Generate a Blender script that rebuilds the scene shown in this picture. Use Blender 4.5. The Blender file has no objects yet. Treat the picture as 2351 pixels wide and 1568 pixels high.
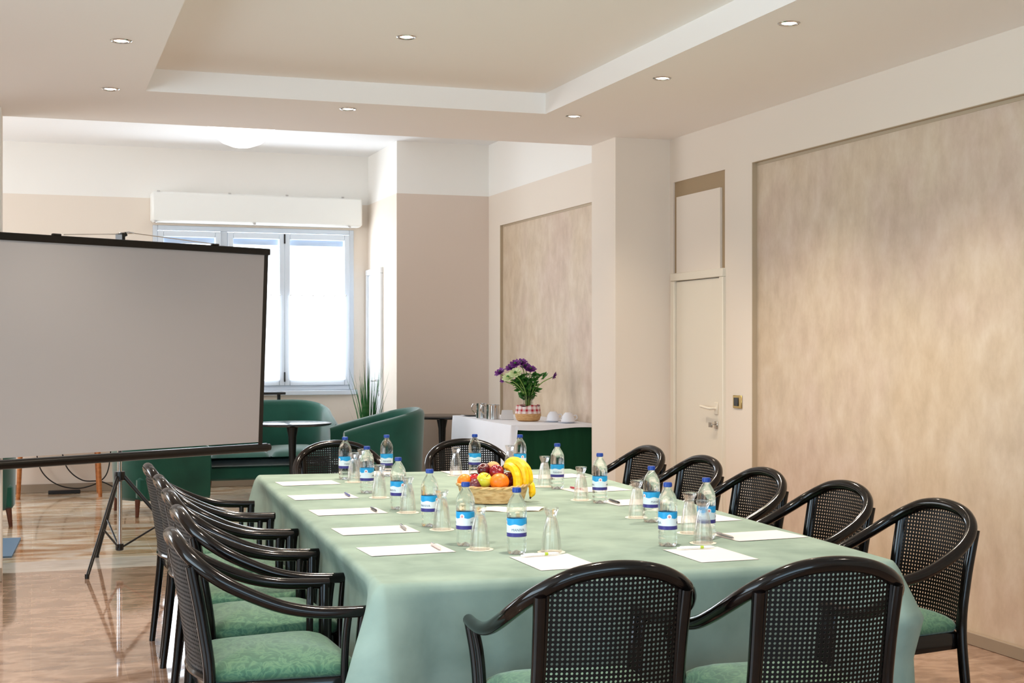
import bpy, math, random
from mathutils import Vector, Matrix
random.seed(7)
R = math.radians
sc = bpy.context.scene
COL = sc.collection

# ------------------------------------------------------------------ camera
cam_d = bpy.data.cameras.new('camera')
cam_d.sensor_width = 36.0
cam_d.lens = 48.89
cam_d.shift_y = 0.0035
cam_d.clip_start = 0.05
cam = bpy.data.objects.new('camera', cam_d)
COL.objects.link(cam)
cam.location = (0, 0, 1.45)
cam.rotation_euler = (R(90), 0, R(-18.93))
sc.camera = cam
# ------------------------------------------------------------------ view, world, daylight
sc.view_settings.view_transform = 'Standard'
sc.view_settings.look = 'None'
sc.view_settings.gamma = 1
sc.view_settings.use_curve_mapping = False
sc.view_settings.exposure = 0.54
sc.cycles.use_denoising = True
sc.cycles.max_bounces = 14
sc.cycles.transparent_max_bounces = 24
sc.cycles.transmission_bounces = 12
sc.cycles.diffuse_bounces = 6
sc.cycles.caustics_reflective = False
sc.cycles.caustics_refractive = False
sc.cycles.sample_clamp_indirect = 6
w = bpy.data.worlds.new('overcast_sky'); sc.world = w; w.use_nodes = True
bg = w.node_tree.nodes['Background']
bg.inputs[0].default_value = (0.80, 0.91, 1.0, 1); bg.inputs[1].default_value = 2.2

def area(name, loc, rot, sx, sy, power, col):
    d = bpy.data.lights.new(name, 'AREA'); d.shape = 'RECTANGLE'; d.size = sx; d.size_y = sy
    d.energy = power; d.color = col
    o = bpy.data.objects.new(name, d); COL.objects.link(o); o.location = loc; o.rotation_euler = rot
    return o
DAY = (0.80, 0.90, 1.0)
# daylight standing in each window opening, outside the glass; lounge side opening is added
area('daylight_lounge_window', (2.15, 14.72, 1.82), (R(-90), 0, 0), 2.05, 1.66, 88, DAY)
area('fill_lounge_side_opening', (-3.62, 12.0, 1.8), (R(90), 0, R(-90)), 3.6, 1.9, 62, (0.94, 0.96, 1.0))  # fill light at an unseen side opening, added to brighten the lounge
area('daylight_meeting_rear_window', (0.6, -2.75, 1.65), (R(90), 0, 0), 5.4, 2.0, 58, (0.28, 0.68, 1.0))
area('daylight_meeting_side_window', (-3.35, 2.6, 1.65), (R(90), 0, R(-90)), 4.4, 2.0, 100, (0.62, 0.85, 1.0))

# ------------------------------------------------------------------ materials
def lin(h):
    h = h.lstrip('#'); out = []
    for i in (0, 2, 4):
        c = int(h[i:i+2], 16)/255
        out.append(c/12.92 if c <= .04045 else ((c+.055)/1.055)**2.4)
    return (*out, 1)

def new_mat(name):
    m = bpy.data.materials.new(name); m.use_nodes = True
    return m, m.node_tree.nodes, m.node_tree.links, m.node_tree.nodes['Principled BSDF']

def mat(name, col, rough=.5, metal=0, spec=.5, coat=0, emit=None, estr=0, trans=0, ior=1.45, sheen=0, bump=None, alpha=1):
    m, n, l, b = new_mat(name)
    b.inputs['Base Color'].default_value = lin(col)
    b.inputs['Roughness'].default_value = rough
    b.inputs['Metallic'].default_value = metal
    b.inputs['Specular IOR Level'].default_value = spec
    b.inputs['Coat Weight'].default_value = coat
    b.inputs['Coat Roughness'].default_value = .08
    b.inputs['Transmission Weight'].default_value = trans
    b.inputs['IOR'].default_value = ior
    b.inputs['Sheen Weight'].default_value = sheen
    b.inputs['Alpha'].default_value = alpha
    if emit:
        b.inputs['Emission Color'].default_value = lin(emit); b.inputs['Emission Strength'].default_value = estr
    if bump:
        sc_, st, dist = bump
        t = n.new('ShaderNodeTexCoord'); no = n.new('ShaderNodeTexNoise'); no.inputs['Scale'].default_value = sc_
        no.inputs['Detail'].default_value = 4
        bu = n.new('ShaderNodeBump'); bu.inputs['Strength'].default_value = st; bu.inputs['Distance'].default_value = dist
        l.new(t.outputs['Object'], no.inputs['Vector']); l.new(no.outputs['Fac'], bu.inputs['Height']); l.new(bu.outputs[0], b.inputs['Normal'])
    return m

def noise_mat(name, cols, scale=(1, 1, 1), nscale=3, detail=6, rough=.6, stops=None, dist=0, coat=0, spec=.4, bump=0, sheen=0, world=False, metal=0):
    m, n, l, b = new_mat(name)
    t = n.new('ShaderNodeTexCoord'); mp = n.new('ShaderNodeMapping'); mp.inputs['Scale'].default_value = scale
    no = n.new('ShaderNodeTexNoise'); no.inputs['Scale'].default_value = nscale; no.inputs['Detail'].default_value = detail
    no.inputs['Distortion'].default_value = dist
    cr = n.new('ShaderNodeValToRGB')
    stops = stops or [i/(len(cols)-1)*.5+.25 for i in range(len(cols))]
    while len(cr.color_ramp.elements) < len(cols): cr.color_ramp.elements.new(.5)
    for e, c, s in zip(cr.color_ramp.elements, cols, stops): e.position = s; e.color = lin(c)
    l.new(t.outputs['Object'], mp.inputs[0]); l.new(mp.outputs[0], no.inputs['Vector']); l.new(no.outputs['Fac'], cr.inputs[0])
    l.new(cr.outputs[0], b.inputs['Base Color'])
    b.inputs['Roughness'].default_value = rough; b.inputs['Coat Weight'].default_value = coat
    b.inputs['Specular IOR Level'].default_value = spec; b.inputs['Sheen Weight'].default_value = sheen
    b.inputs['Metallic'].default_value = metal
    if bump:
        bu = n.new('ShaderNodeBump'); bu.inputs['Strength'].default_value = bump; bu.inputs['Distance'].default_value = .004
        l.new(no.outputs['Fac'], bu.inputs['Height']); l.new(bu.outputs[0], b.inputs['Normal'])
    return m

def marble(name, base, vein, dark, tile, ox, oy, stretch, rough):
    m, n, l, b = new_mat(name)
    t = n.new('ShaderNodeTexCoord'); mp = n.new('ShaderNodeMapping'); mp.inputs['Scale'].default_value = stretch
    l.new(t.outputs['Object'], mp.inputs[0])
    a = n.new('ShaderNodeTexNoise'); a.inputs['Scale'].default_value = 2.2; a.inputs['Detail'].default_value = 9; a.inputs['Distortion'].default_value = .7
    l.new(mp.outputs[0], a.inputs['Vector'])
    cr = n.new('ShaderNodeValToRGB')
    while len(cr.color_ramp.elements) < 4: cr.color_ramp.elements.new(.5)
    for e, c, s in zip(cr.color_ramp.elements, (dark, base, vein, base), (.30, .46, .58, .72)): e.position = s; e.color = lin(c)
    l.new(a.outputs['Fac'], cr.inputs[0])
    # tile grid
    mp2 = n.new('ShaderNodeMapping'); mp2.inputs['Location'].default_value = (ox, oy, 0)
    l.new(t.outputs['Object'], mp2.inputs[0])
    br = n.new('ShaderNodeTexBrick'); br.offset = 0; br.inputs['Scale'].default_value = 1
    br.inputs['Brick Width'].default_value = tile; br.inputs['Row Height'].default_value = tile
    br.inputs['Mortar Size'].default_value = .0022; br.inputs['Mortar Smooth'].default_value = .3
    br.inputs['Color1'].default_value = (.92, .92, .92, 1); br.inputs['Color2'].default_value = (.80, .78, .76, 1); br.inputs['Mortar'].default_value = (1, 1, .97, 1)
    l.new(mp2.outputs[0], br.inputs['Vector'])
    mx = n.new('ShaderNodeMix'); mx.data_type = 'RGBA'; mx.blend_type = 'MULTIPLY'; mx.inputs[0].default_value = 1
    l.new(cr.outputs[0], mx.inputs[6]); l.new(br.outputs['Color'], mx.inputs[7])
    l.new(mx.outputs[2], b.inputs['Base Color'])
    b.inputs['Roughness'].default_value = rough; b.inputs['Specular IOR Level'].default_value = .75
    bu = n.new('ShaderNodeBump'); bu.inputs['Strength'].default_value = .05; bu.inputs['Distance'].default_value = .01
    no = n.new('ShaderNodeTexNoise'); no.inputs['Scale'].default_value = 3.5
    l.new(t.outputs['Object'], no.inputs['Vector']); l.new(no.outputs['Fac'], bu.inputs['Height']); l.new(bu.outputs[0], b.inputs['Normal'])
    return m

def clear_mat(name, tint, ior, fac, gloss_rough=.02):
    m = bpy.data.materials.new(name); m.use_nodes = True
    n = m.node_tree.nodes; l = m.node_tree.links; n.clear()
    o = n.new('ShaderNodeOutputMaterial'); mx = n.new('ShaderNodeMixShader'); mx.inputs[0].default_value = fac
    tr = n.new('ShaderNodeBsdfTransparent'); tr.inputs[0].default_value = lin(tint)
    g = n.new('ShaderNodeBsdfGlass'); g.inputs['IOR'].default_value = ior; g.inputs['Roughness'].default_value = gloss_rough; g.inputs[0].default_value = lin(tint)
    l.new(tr.outputs[0], mx.inputs[1]); l.new(g.outputs[0], mx.inputs[2]); l.new(mx.outputs[0], o.inputs[0])
    return m

def wallpaper():
    m, n, l, b = new_mat('mottled_wallpaper')
    t = n.new('ShaderNodeTexCoord')
    def layer(scale, nsc, det, cols, stops, dist):
        mp = n.new('ShaderNodeMapping'); mp.inputs['Scale'].default_value = scale; l.new(t.outputs['Object'], mp.inputs[0])
        no = n.new('ShaderNodeTexNoise'); no.inputs['Scale'].default_value = nsc; no.inputs['Detail'].default_value = det; no.inputs['Roughness'].default_value = .62
        no.inputs['Distortion'].default_value = dist; l.new(mp.outputs[0], no.inputs['Vector'])
        cr = n.new('ShaderNodeValToRGB')
        while len(cr.color_ramp.elements) < len(cols): cr.color_ramp.elements.new(.5)
        for e, c, s_ in zip(cr.color_ramp.elements, cols, stops): e.position = s_; e.color = lin(c)
        l.new(no.outputs['Fac'], cr.inputs[0]); return cr
    a = layer((1, 1, .8), 1.1, 3, ['d6c2a9', 'd8c6b1', 'd4bfae'], (.36, .5, .64), 0)
    c = layer((1.2, 1.2, .75), 7.5, 12, ['e6e0d8', 'f5f1ec', 'ffffff'], (.30, .50, .68), .1)
    mx = n.new('ShaderNodeMix'); mx.data_type = 'RGBA'; mx.blend_type = 'MULTIPLY'; mx.inputs[0].default_value = 1
    l.new(a.outputs[0], mx.inputs[6]); l.new(c.outputs[0], mx.inputs[7]); l.new(mx.outputs[2], b.inputs['Base Color'])
    b.inputs['Roughness'].default_value = .6; b.inputs['Specular IOR Level'].default_value = .3
    return m

M = {}
M['wall'] = mat('painted_wall_cream', 'e6d9cb', .75, spec=.2)
M['wall_white'] = mat('painted_wall_white', 'f0ece6', .75, spec=.2)
M['wall_beige'] = mat('painted_wall_beige', 'dccbbd', .75, spec=.2)
M['ceil'] = mat('painted_ceiling', 'f6f0eb', .8, spec=.2)
M['ceil_white'] = mat('painted_ceiling_white', 'f3f2f2', .8, spec=.2)
M['panel'] = wallpaper()
M['edge'] = mat('reveal_shade_taupe', 'b7a48a', .6)
M['brown'] = mat('painted_band_brown', 'a58c6c', .6)
M['door'] = mat('door_paint_ivory', 'e6dccb', .35, spec=.5)
M['door_white'] = mat('door_paint_white', 'eef0f2', .35)
M['skirt'] = mat('skirting_taupe', '9c8b78', .4)
M['floor1'] = marble('polished_marble_rose', '9b7d69', 'b09380', '866a5b', .40, .018, -.115, (2.4, 5.0, 1), .05)
M['floor2'] = marble('polished_marble_ochre', 'cfb08a', 'efe6d4', 'a3713f', .40, .018, -.115, (.9, 3.0, 1), .08)
M['thresh'] = noise_mat('marble_threshold_grey', ['a59a90', 'c8beb3', 'b7aa9d'], (1, 2, 1), 3, 6, .10, spec=.6)
M['pvc'] = mat('window_frame_white', 'd2d8e0', .35)
M['slat'] = mat('shutter_slats_blue_grey', 'bcc8d8', .5)
M['box'] = mat('shutter_box_white', 'f0efea', .4)
M['chrome'] = mat('chrome', 'd6d6d6', .12, 1)
M['steel'] = mat('polished_steel', 'c9c6c2', .16, 1)
M['gold'] = mat('brass_plate', 'c2a468', .3, 1)
M['blackp'] = mat('black_plastic', '17130f', .35)
M['blackm'] = mat('black_painted_metal', '14110e', .30, .2)
M['screen'] = mat('projection_screen_white', 'b9b6b6', .85, spec=.1)
M['ebony'] = noise_mat('ebonised_wood', ['060505', '0c0807', '120a08'], (3, 3, 14), 4, 4, .12, coat=0, spec=.38)
M['cane'] = mat('black_lacquered_cane', '080605', .42, spec=.32)
M['cloth'] = noise_mat('sage_green_tablecloth', ['7f9288', '8b9e94', '96a99e'], (1, 1, 1), 5, 14, .92, [.32, .5, .68], dist=.2, sheen=0, spec=.12, bump=.35)
M['white'] = mat('white_paper', 'ded9d6', .7, spec=.2)
M['linen'] = mat('white_linen', 'eeeef4', .85, sheen=.2, bump=(30, .2, .003))
M['napkin'] = mat('paper_napkin', 'f0ead8', .8, bump=(60, .5, .003))
M['velvet'] = noise_mat('green_velvet', ['0e4236', '155243', '1a5c4c'], (1, 1, 1), 3, 4, .75, sheen=.6, spec=.2)
M['skirtcloth'] = noise_mat('dark_green_cloth', ['163f2a', '1b4931'], (6, 6, 1), 3, 3, .85, spec=.15)
M['wood'] = noise_mat('orange_wood', ['8e4e20', 'a96430', 'b87540'], (3, 3, 14), 3, 5, .4)
M['woodd'] = noise_mat('brown_wood', ['5a2f1c', '6d3b25'], (3, 3, 14), 3, 5, .4)
M['darktop'] = mat('black_laminate_top', '1d1a1c', .16, spec=.6)
M['cap'] = mat('blue_bottle_cap', '0f3a8e', .35)
M['lens'] = mat('lamp_lens', 'fff4e0', .3, emit='fff0d4', estr=9)
M['dome'] = mat('opal_lamp_glass', 'ffffff', .3, emit='fffaf0', estr=2.2)
M['glass'] = clear_mat('drinking_glass', 'ffffff', 1.45, .36)
M['bottle'] = clear_mat('clear_bottle_with_water', 'fdffff', 1.33, .58)
M['pane'] = clear_mat('window_glass', 'ffffff', 1.02, .05)
M['net'] = mat('net_curtain', 'ffffff', .9, alpha=.55)
M['cable'] = mat('black_cable', '1a1614', .5)
M['wicker'] = noise_mat('pale_wicker', ['a5763f', 'd9b27a', 'e6c592'], (9, 9, 30), 3, 5, .6, bump=.9)
M['wicker2'] = noise_mat('tan_basket', ['b98a55', 'd6a873'], (12, 12, 30), 3, 4, .6, bump=.5)
M['leaf'] = noise_mat('leaf_green', ['1e4d18', '357128', '4f8c36'], (12, 12, 12), 3, 3, .5)
M['stem'] = mat('stem_green', '86a852', .5)
M['purple'] = noise_mat('purple_petal', ['641c74', '863a94', 'a45eb0'], (30, 30, 30), 3, 3, .6)
M['pale'] = mat('pale_green_petal', 'dfe8b8', .6)
M['grass'] = noise_mat('grass_blade', ['1f5a2a', '2f7038', '55834c'], (1, 1, 6), 3, 3, .5)
M['bluebox'] = mat('blue_grey_panel', '5d7a94', .5)
M['bananam'] = noise_mat('banana_skin', ['e0a800', 'f3c40e', 'f7d022'], (20, 20, 20), 3, 3, .4)
M['bananatip'] = mat('banana_tip', '3a2a12', .7)
M['navy'] = mat('label_navy', '35307e', .4)
M['labeltxt'] = mat('label_ink_grey', '4c5a72', .5)
M['label_white'] = mat('label_badge_white', 'e8f1f6', .45)
M['badge_ink'] = mat('label_badge_pink', 'd88f8a', .5)

def seat_mat():
    m, n, l, b = new_mat('green_damask')
    t = n.new('ShaderNodeTexCoord')
    v = n.new('ShaderNodeTexNoise'); v.inputs['Scale'].default_value = 16; v.inputs['Detail'].default_value = 3; v.inputs['Distortion'].default_value = 2.6
    cr = n.new('ShaderNodeValToRGB')
    while len(cr.color_ramp.elements) < 4: cr.color_ramp.elements.new(.5)
    for e, c, s in zip(cr.color_ramp.elements, ('3c6650', '557c5e', '446f57', '37604b'), (.40, .47, .53, .60)): e.position = s; e.color = lin(c)
    l.new(t.outputs['Object'], v.inputs['Vector']); l.new(v.outputs['Fac'], cr.inputs[0]); l.new(cr.outputs[0], b.inputs['Base Color'])
    b.inputs['Roughness'].default_value = .6; b.inputs['Sheen Weight'].default_value = .3; b.inputs['Specular IOR Level'].default_value = .3
    return m
M['damask'] = seat_mat()

def label_mat():
    # printed sleeve: blue band with a wavy lower edge, white field, navy band
    m, n, l, b = new_mat('bottle_label_print')
    t = n.new('ShaderNodeTexCoord'); s = n.new('ShaderNodeSeparateXYZ'); l.new(t.outputs['Object'], s.inputs[0])
    at = n.new('ShaderNodeMath'); at.operation = 'ARCTAN2'; l.new(s.outputs[0], at.inputs[0]); l.new(s.outputs[1], at.inputs[1])
    k = n.new('ShaderNodeMath'); k.operation = 'MULTIPLY'; k.inputs[1].default_value = 5; l.new(at.outputs[0], k.inputs[0])
    si = n.new('ShaderNodeMath'); si.operation = 'SINE'; l.new(k.outputs[0], si.inputs[0])
    a = n.new('ShaderNodeMath'); a.operation = 'MULTIPLY_ADD'; a.inputs[1].default_value = .0022; l.new(si.outputs[0], a.inputs[0]); l.new(s.outputs[2], a.inputs[2])
    g1 = n.new('ShaderNodeMath'); g1.operation = 'GREATER_THAN'; g1.inputs[1].default_value = .1005; l.new(a.outputs[0], g1.inputs[0])
    g2 = n.new('ShaderNodeMath'); g2.operation = 'LESS_THAN'; g2.inputs[1].default_value = .0735; l.new(s.outputs[2], g2.inputs[0])
    m1 = n.new('ShaderNodeMix'); m1.data_type = 'RGBA'; m1.inputs[6].default_value = lin('d9e6ec'); m1.inputs[7].default_value = lin('1b98d2'); l.new(g1.outputs[0], m1.inputs[0])
    m2 = n.new('ShaderNodeMix'); m2.data_type = 'RGBA'; m2.inputs[7].default_value = lin('35307e'); l.new(m1.outputs[2], m2.inputs[6]); l.new(g2.outputs[0], m2.inputs[0])
    l.new(m2.outputs[2], b.inputs['Base Color']); b.inputs['Roughness'].default_value = .35
    return m
M['label'] = label_mat()

def gingham():
    m, n, l, b = new_mat('red_white_check_cloth')
    t = n.new('ShaderNodeTexCoord')
    s = n.new('ShaderNodeSeparateXYZ'); l.new(t.outputs['Object'], s.inputs[0])
    at = n.new('ShaderNodeMath'); at.operation = 'ARCTAN2'; l.new(s.outputs[0], at.inputs[0]); l.new(s.outputs[1], at.inputs[1])
    outs = []
    for src, sc_ in ((at.outputs[0], 14.0), (s.outputs[2], 150.0)):
        k = n.new('ShaderNodeMath'); k.operation = 'MULTIPLY'; k.inputs[1].default_value = sc_; l.new(src, k.inputs[0])
        q = n.new('ShaderNodeMath'); q.operation = 'SINE'; l.new(k.outputs[0], q.inputs[0])
        g = n.new('ShaderNodeMath'); g.operation = 'GREATER_THAN'; g.inputs[1].default_value = .25; l.new(q.outputs[0], g.inputs[0]); outs.append(g)
    ad = n.new('ShaderNodeMath'); ad.operation = 'ADD'; l.new(outs[0].outputs[0], ad.inputs[0]); l.new(outs[1].outputs[0], ad.inputs[1])
    hf = n.new('ShaderNodeMath'); hf.operation = 'MULTIPLY'; hf.inputs[1].default_value = .5; l.new(ad.outputs[0], hf.inputs[0])
    mx = n.new('ShaderNodeMix'); mx.data_type = 'RGBA'; mx.inputs[6].default_value = lin('e9dcd6'); mx.inputs[7].default_value = lin('b3242c'); l.new(hf.outputs[0], mx.inputs[0])
    l.new(mx.outputs[2], b.inputs['Base Color']); b.inputs['Roughness'].default_value = .8
    return m
M['gingham'] = gingham()

def fruit_mat(name, c1, c2, rough=.3, scale=14):
    return noise_mat(name, [c1, c2], (1, 1, 1), scale, 4, rough, spec=.5)

# ------------------------------------------------------------------ mesh builder
class MB:
    def __init__(s): s.v = []; s.f = []; s.m = []
    def add(s, vs, fs, mi=0):
        o = len(s.v); s.v += [tuple(p) for p in vs]; s.f += [tuple(i+o for i in f) for f in fs]; s.m += [mi]*len(fs); return s
    def box(s, a, b, mi=0, skip=''):
        x0, y0, z0 = a; x1, y1, z1 = b
        vs = [(x0,y0,z0),(x1,y0,z0),(x1,y1,z0),(x0,y1,z0),(x0,y0,z1),(x1,y0,z1),(x1,y1,z1),(x0,y1,z1)]
        return s.add(vs, [(0,3,2,1),(4,5,6,7),(0,1,5,4),(1,2,6,5),(2,3,7,6),(3,0,4,7)], mi)
    def bbox(s, a, b, r=.004, mi=0):
        # box with chamfered edges
        x0, y0, z0 = a; x1, y1, z1 = b; r = min(r, (x1-x0)*.45, (y1-y0)*.45, (z1-z0)*.45)
        vs = []; idx = {}
        for ix, (X, sx) in enumerate(((x0, 1), (x1, -1))):
            for iy, (Y, sy) in enumerate(((y0, 1), (y1, -1))):
                for iz, (Z, sz) in enumerate(((z0, 1), (z1, -1))):
                    for ax in range(3):
                        p = [X+sx*r, Y+sy*r, Z+sz*r]; p[ax] = (X, Y, Z)[ax]
                        idx[(ix, iy, iz, ax)] = len(vs); vs.append(p)
        fs = []
        for ax in range(3):
            o = [i for i in range(3) if i != ax]
            for side in (0, 1):
                q = []
                for a_, b_ in ((0, 0), (1, 0), (1, 1), (0, 1)):
                    k = [0, 0, 0]; k[ax] = side; k[o[0]] = a_; k[o[1]] = b_; q.append(idx[(*k, ax)])
                flip = (side == 0) ^ (ax == 1)
                fs.append(tuple(q[::-1]) if flip else tuple(q))
        for ax in range(3):      # edges along ax
            o = [i for i in range(3) if i != ax]
            for a_ in (0, 1):
                for b_ in (0, 1):
                    k0 = [0, 0, 0]; k0[o[0]] = a_; k0[o[1]] = b_; k1 = list(k0); k1[ax] = 1
                    fs.append((idx[(*k0, o[0])], idx[(*k1, o[0])], idx[(*k1, o[1])], idx[(*k0, o[1])]))
        for ix in (0, 1):
            for iy in (0, 1):
                for iz in (0, 1):
                    fs.append(tuple(idx[(ix, iy, iz, ax)] for ax in range(3)))
        return s.add(vs, fs, mi)
    def tube(s, pts, rad, seg=10, mi=0, cap=True, closed=False, flat=None):
        pts = [Vector(p) for p in pts]; n = len(pts)
        rad = rad if isinstance(rad, (list, tuple)) else [rad]*n
        vs = []; up = None
        for i, p in enumerate(pts):
            if closed: t = pts[(i+1) % n]-pts[i-1]
            else: t = pts[min(i+1, n-1)]-pts[max(i-1, 0)]
            t.normalize()
            if up is None:
                up = Vector((0, 0, 1)) if abs(t.z) < .9 else Vector((0, 1, 0))
            a = up-t*up.dot(t)
            if a.length < 1e-5: a = Vector((1, 0, 0))-t*t.x
            a.normalize(); b = t.cross(a); up = a
            for k in range(seg):
                an = 2*math.pi*k/seg
                vs.append(p+a*(math.cos(an)*rad[i]*(flat or 1))+b*(math.sin(an)*rad[i]))
        fs = []
        for i in range(n if closed else n-1):
            for k in range(seg):
                j = (i+1) % n; k2 = (k+1) % seg
                fs.append((i*seg+k, i*seg+k2, j*seg+k2, j*seg+k))
        if cap and not closed:
            fs.append(tuple(range(seg))[::-1]); fs.append(tuple((n-1)*seg+k for k in range(seg)))
        return s.add(vs, fs, mi)
    def lathe(s, prof, seg=24, mi=0, c=(0, 0, 0), sx=1, sy=1, closed=False):
        vs = []; fs = []; rows = []
        for r, z in prof:
            if r < 1e-6: rows.append([len(vs)]); vs.append((c[0], c[1], c[2]+z))
            else:
                rows.append(list(range(len(vs), len(vs)+seg)))
                for k in range(seg):
                    a = 2*math.pi*k/seg; vs.append((c[0]+math.cos(a)*r*sx, c[1]+math.sin(a)*r*sy, c[2]+z))
        prs = list(zip(rows, rows[1:]))
        if closed: prs.append((rows[-1], rows[0]))
        for A, B in prs:
            if len(A) == 1 and len(B) == 1: continue
            for k in range(seg):
                k2 = (k+1) % seg
                if len(A) == 1: fs.append((A[0], B[k2], B[k]))
                elif len(B) == 1: fs.append((A[k], A[k2], B[0]))
                else: fs.append((A[k], A[k2], B[k2], B[k]))
        return s.add(vs, fs, mi)
    def ball(s, c, r, seg=20, rings=12, mi=0, sx=1, sy=1, sz=1, fn=None):
        prof = []; vs = []; fs = []
        for i in range(rings+1):
            ph = math.pi*i/rings
            for k in range(seg):
                a = 2*math.pi*k/seg
                d = Vector((math.sin(ph)*math.cos(a), math.sin(ph)*math.sin(a), -math.cos(ph)))
                q = fn(d) if fn else 1
                vs.append((c[0]+d.x*r*sx*q, c[1]+d.y*r*sy*q, c[2]+d.z*r*sz*q))
        for i in range(rings):
            for k in range(seg):
                k2 = (k+1) % seg; fs.append((i*seg+k, i*seg+k2, (i+1)*seg+k2, (i+1)*seg+k))
        return s.add(vs, fs, mi)
    def grid(s, fn, nu, nv, mi=0, wrap=False):
        vs = [fn(i/nu, j/nv) for j in range(nv+1) for i in range(nu+(0 if wrap else 1))]
        W = nu if wrap else nu+1; fs = []
        for j in range(nv):
            for i in range(nu):
                i2 = (i+1) % W; fs.append((j*W+i, j*W+i2, (j+1)*W+i2, (j+1)*W+i))
        return s.add(vs, fs, mi)
    def poly(s, outline, z0, z1, mi=0):
        n = len(outline); vs = [(x, y, z0) for x, y in outline]+[(x, y, z1) for x, y in outline]
        fs = [tuple(range(n))[::-1], tuple(range(n, 2*n))]+[(i, (i+1) % n, n+(i+1) % n, n+i) for i in range(n)]
        return s.add(vs, fs, mi)
    def xform(s, mtx):
        s.v = [tuple(mtx @ Vector(p)) for p in s.v]; return s
    def build(s, name, mats, parent=None, smooth=True, ang=40, loc=None):
        me = bpy.data.meshes.new(name); me.from_pydata(s.v, [], s.f)
        for m_ in (mats if isinstance(mats, (list, tuple)) else [mats]): me.materials.append(m_)
        me.polygons.foreach_set('material_index', s.m)
        me.validate(); me.update()
        import bmesh as _b
        bm = _b.new(); bm.from_mesh(me)
        _b.ops.recalc_face_normals(bm, faces=bm.faces); bm.to_mesh(me); bm.free()
        if smooth:
            me.polygons.foreach_set('use_smooth', [True]*len(me.polygons)); me.set_sharp_from_angle(angle=R(ang))
        o = bpy.data.objects.new(name, me); COL.objects.link(o)
        if parent: o.parent = parent
        if loc: o.location = loc
        return o

def tag(o, label=None, cat=None, group=None, kind=None):
    if label: o['label'] = label
    if cat: o['category'] = cat
    if group: o['group'] = group
    if kind: o['kind'] = kind
    return o
def struct(o, label=None, cat=None):
    return tag(o, label, cat, kind='structure')
def empty(name, loc, rz=0):
    o = bpy.data.objects.new(name, None); COL.objects.link(o); o.location = loc; o.rotation_euler = (0, 0, rz)
    o.empty_display_size = .1; return o
def copy_tree(o, parent=None):
    c = o.copy(); COL.objects.link(c)
    if parent: c.parent = parent
    for ch in list(o.children): copy_tree(ch, c)
    return c
def catmull(P, n=8):
    P = [Vector(p) for p in P]; out = []
    Q = [P[0]*2-P[1]]+P+[P[-1]*2-P[-2]]
    for i in range(1, len(Q)-2):
        a, b, c, d = Q[i-1:i+3]
        for k in range(n):
            t = k/n; out.append(.5*((2*b)+(-a+c)*t+(2*a-5*b+4*c-d)*t*t+(-a+3*b-3*c+d)*t**3))
    out.append(P[-1]); return out

# ------------------------------------------------------------------ room shell
XW, YS0, YS1, HC, H2, YB = 4.275, 9.0, 9.44, 2.91, 3.44, 14.42
struct(MB().box((-3.3, -2.7, -.1), (4.45, 9.40, 0)).build('floor', M['floor1']), 'polished rose marble tile floor of the meeting room', 'floor')
struct(MB().box((-3.3, 9.40, -.1), (4.45, 9.85, 0)).build('trim_1', M['thresh']), 'pale grey marble threshold strip between the two rooms', 'threshold')
struct(MB().box((-3.6, 9.85, -.1), (4.45, 14.62, 0)).build('floor_lounge', M['floor2']), 'ochre streaked marble floor of the lounge beyond', 'floor')

# main ceiling with a long recess
c = MB()
cx0, cx1, cy0, cy1 = .60, 3.05, 1.6, 8.24
c.box((-3.3, -2.7, HC), (cx0, 9.0, 3.2)); c.box((cx1, -2.7, HC), (4.45, 9.0, 3.2))
c.box((cx0, -2.7, HC), (cx1, cy0, 3.2)); c.box((cx0, cy1, HC), (cx1, 9.0, 3.2)); c.box((cx0, cy0, 3.04), (cx1, cy1, 3.2))
c.box((-3.3, 9.0, HC), (4.45, YS1, 3.6))
struct(c.build('ceiling', M['ceil']), 'cream meeting room ceiling with a long shallow recess', 'ceiling')
struct(MB().box((-3.6, YS1, H2), (4.45, 14.62, 3.6)).build('ceiling_lounge', M['ceil_white']), 'bright white ceiling of the lounge beyond', 'ceiling')

def gridwall(mb, ax, us, zs, cellfn):
    """wall cells; ax 'y': wall runs along y facing -x; ax 'x': wall runs along x facing -y. cellfn -> (front, back, material) or None"""
    for i in range(len(us)-1):
        for j in range(len(zs)-1):
            r = cellfn((us[i]+us[i+1])/2, (zs[j]+zs[j+1])/2)
            if not r: continue
            f, b, mi = r
            if ax == 'y': mb.box((f, us[i], zs[j]), (b, us[i+1], zs[j+1]), mi)
            else: mb.box((us[i], f, zs[j]), (us[i+1], b, zs[j+1]), mi)
    return mb
PY1, PZ = 7.793, 2.60
def rw(y, z):
    if y < PY1 and z < PZ: return (XW+.030, 4.45, 1)
    if 8.165 < y < 8.945 and z < 2.60:
        if z < 1.93: return (XW+.03, 4.45, 0)
        if 8.225 < y < 8.885 and z < 2.49: return (XW-.004, 4.45, 0)
        return (XW+.012, 4.45, 2)
    return (XW, 4.45, 0)
wr = gridwall(MB(), 'y', [-2.7, PY1, 8.165, 8.225, 8.885, 8.945, YS1], [0, 1.93, 2.49, PZ, 3.0], rw)
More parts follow.
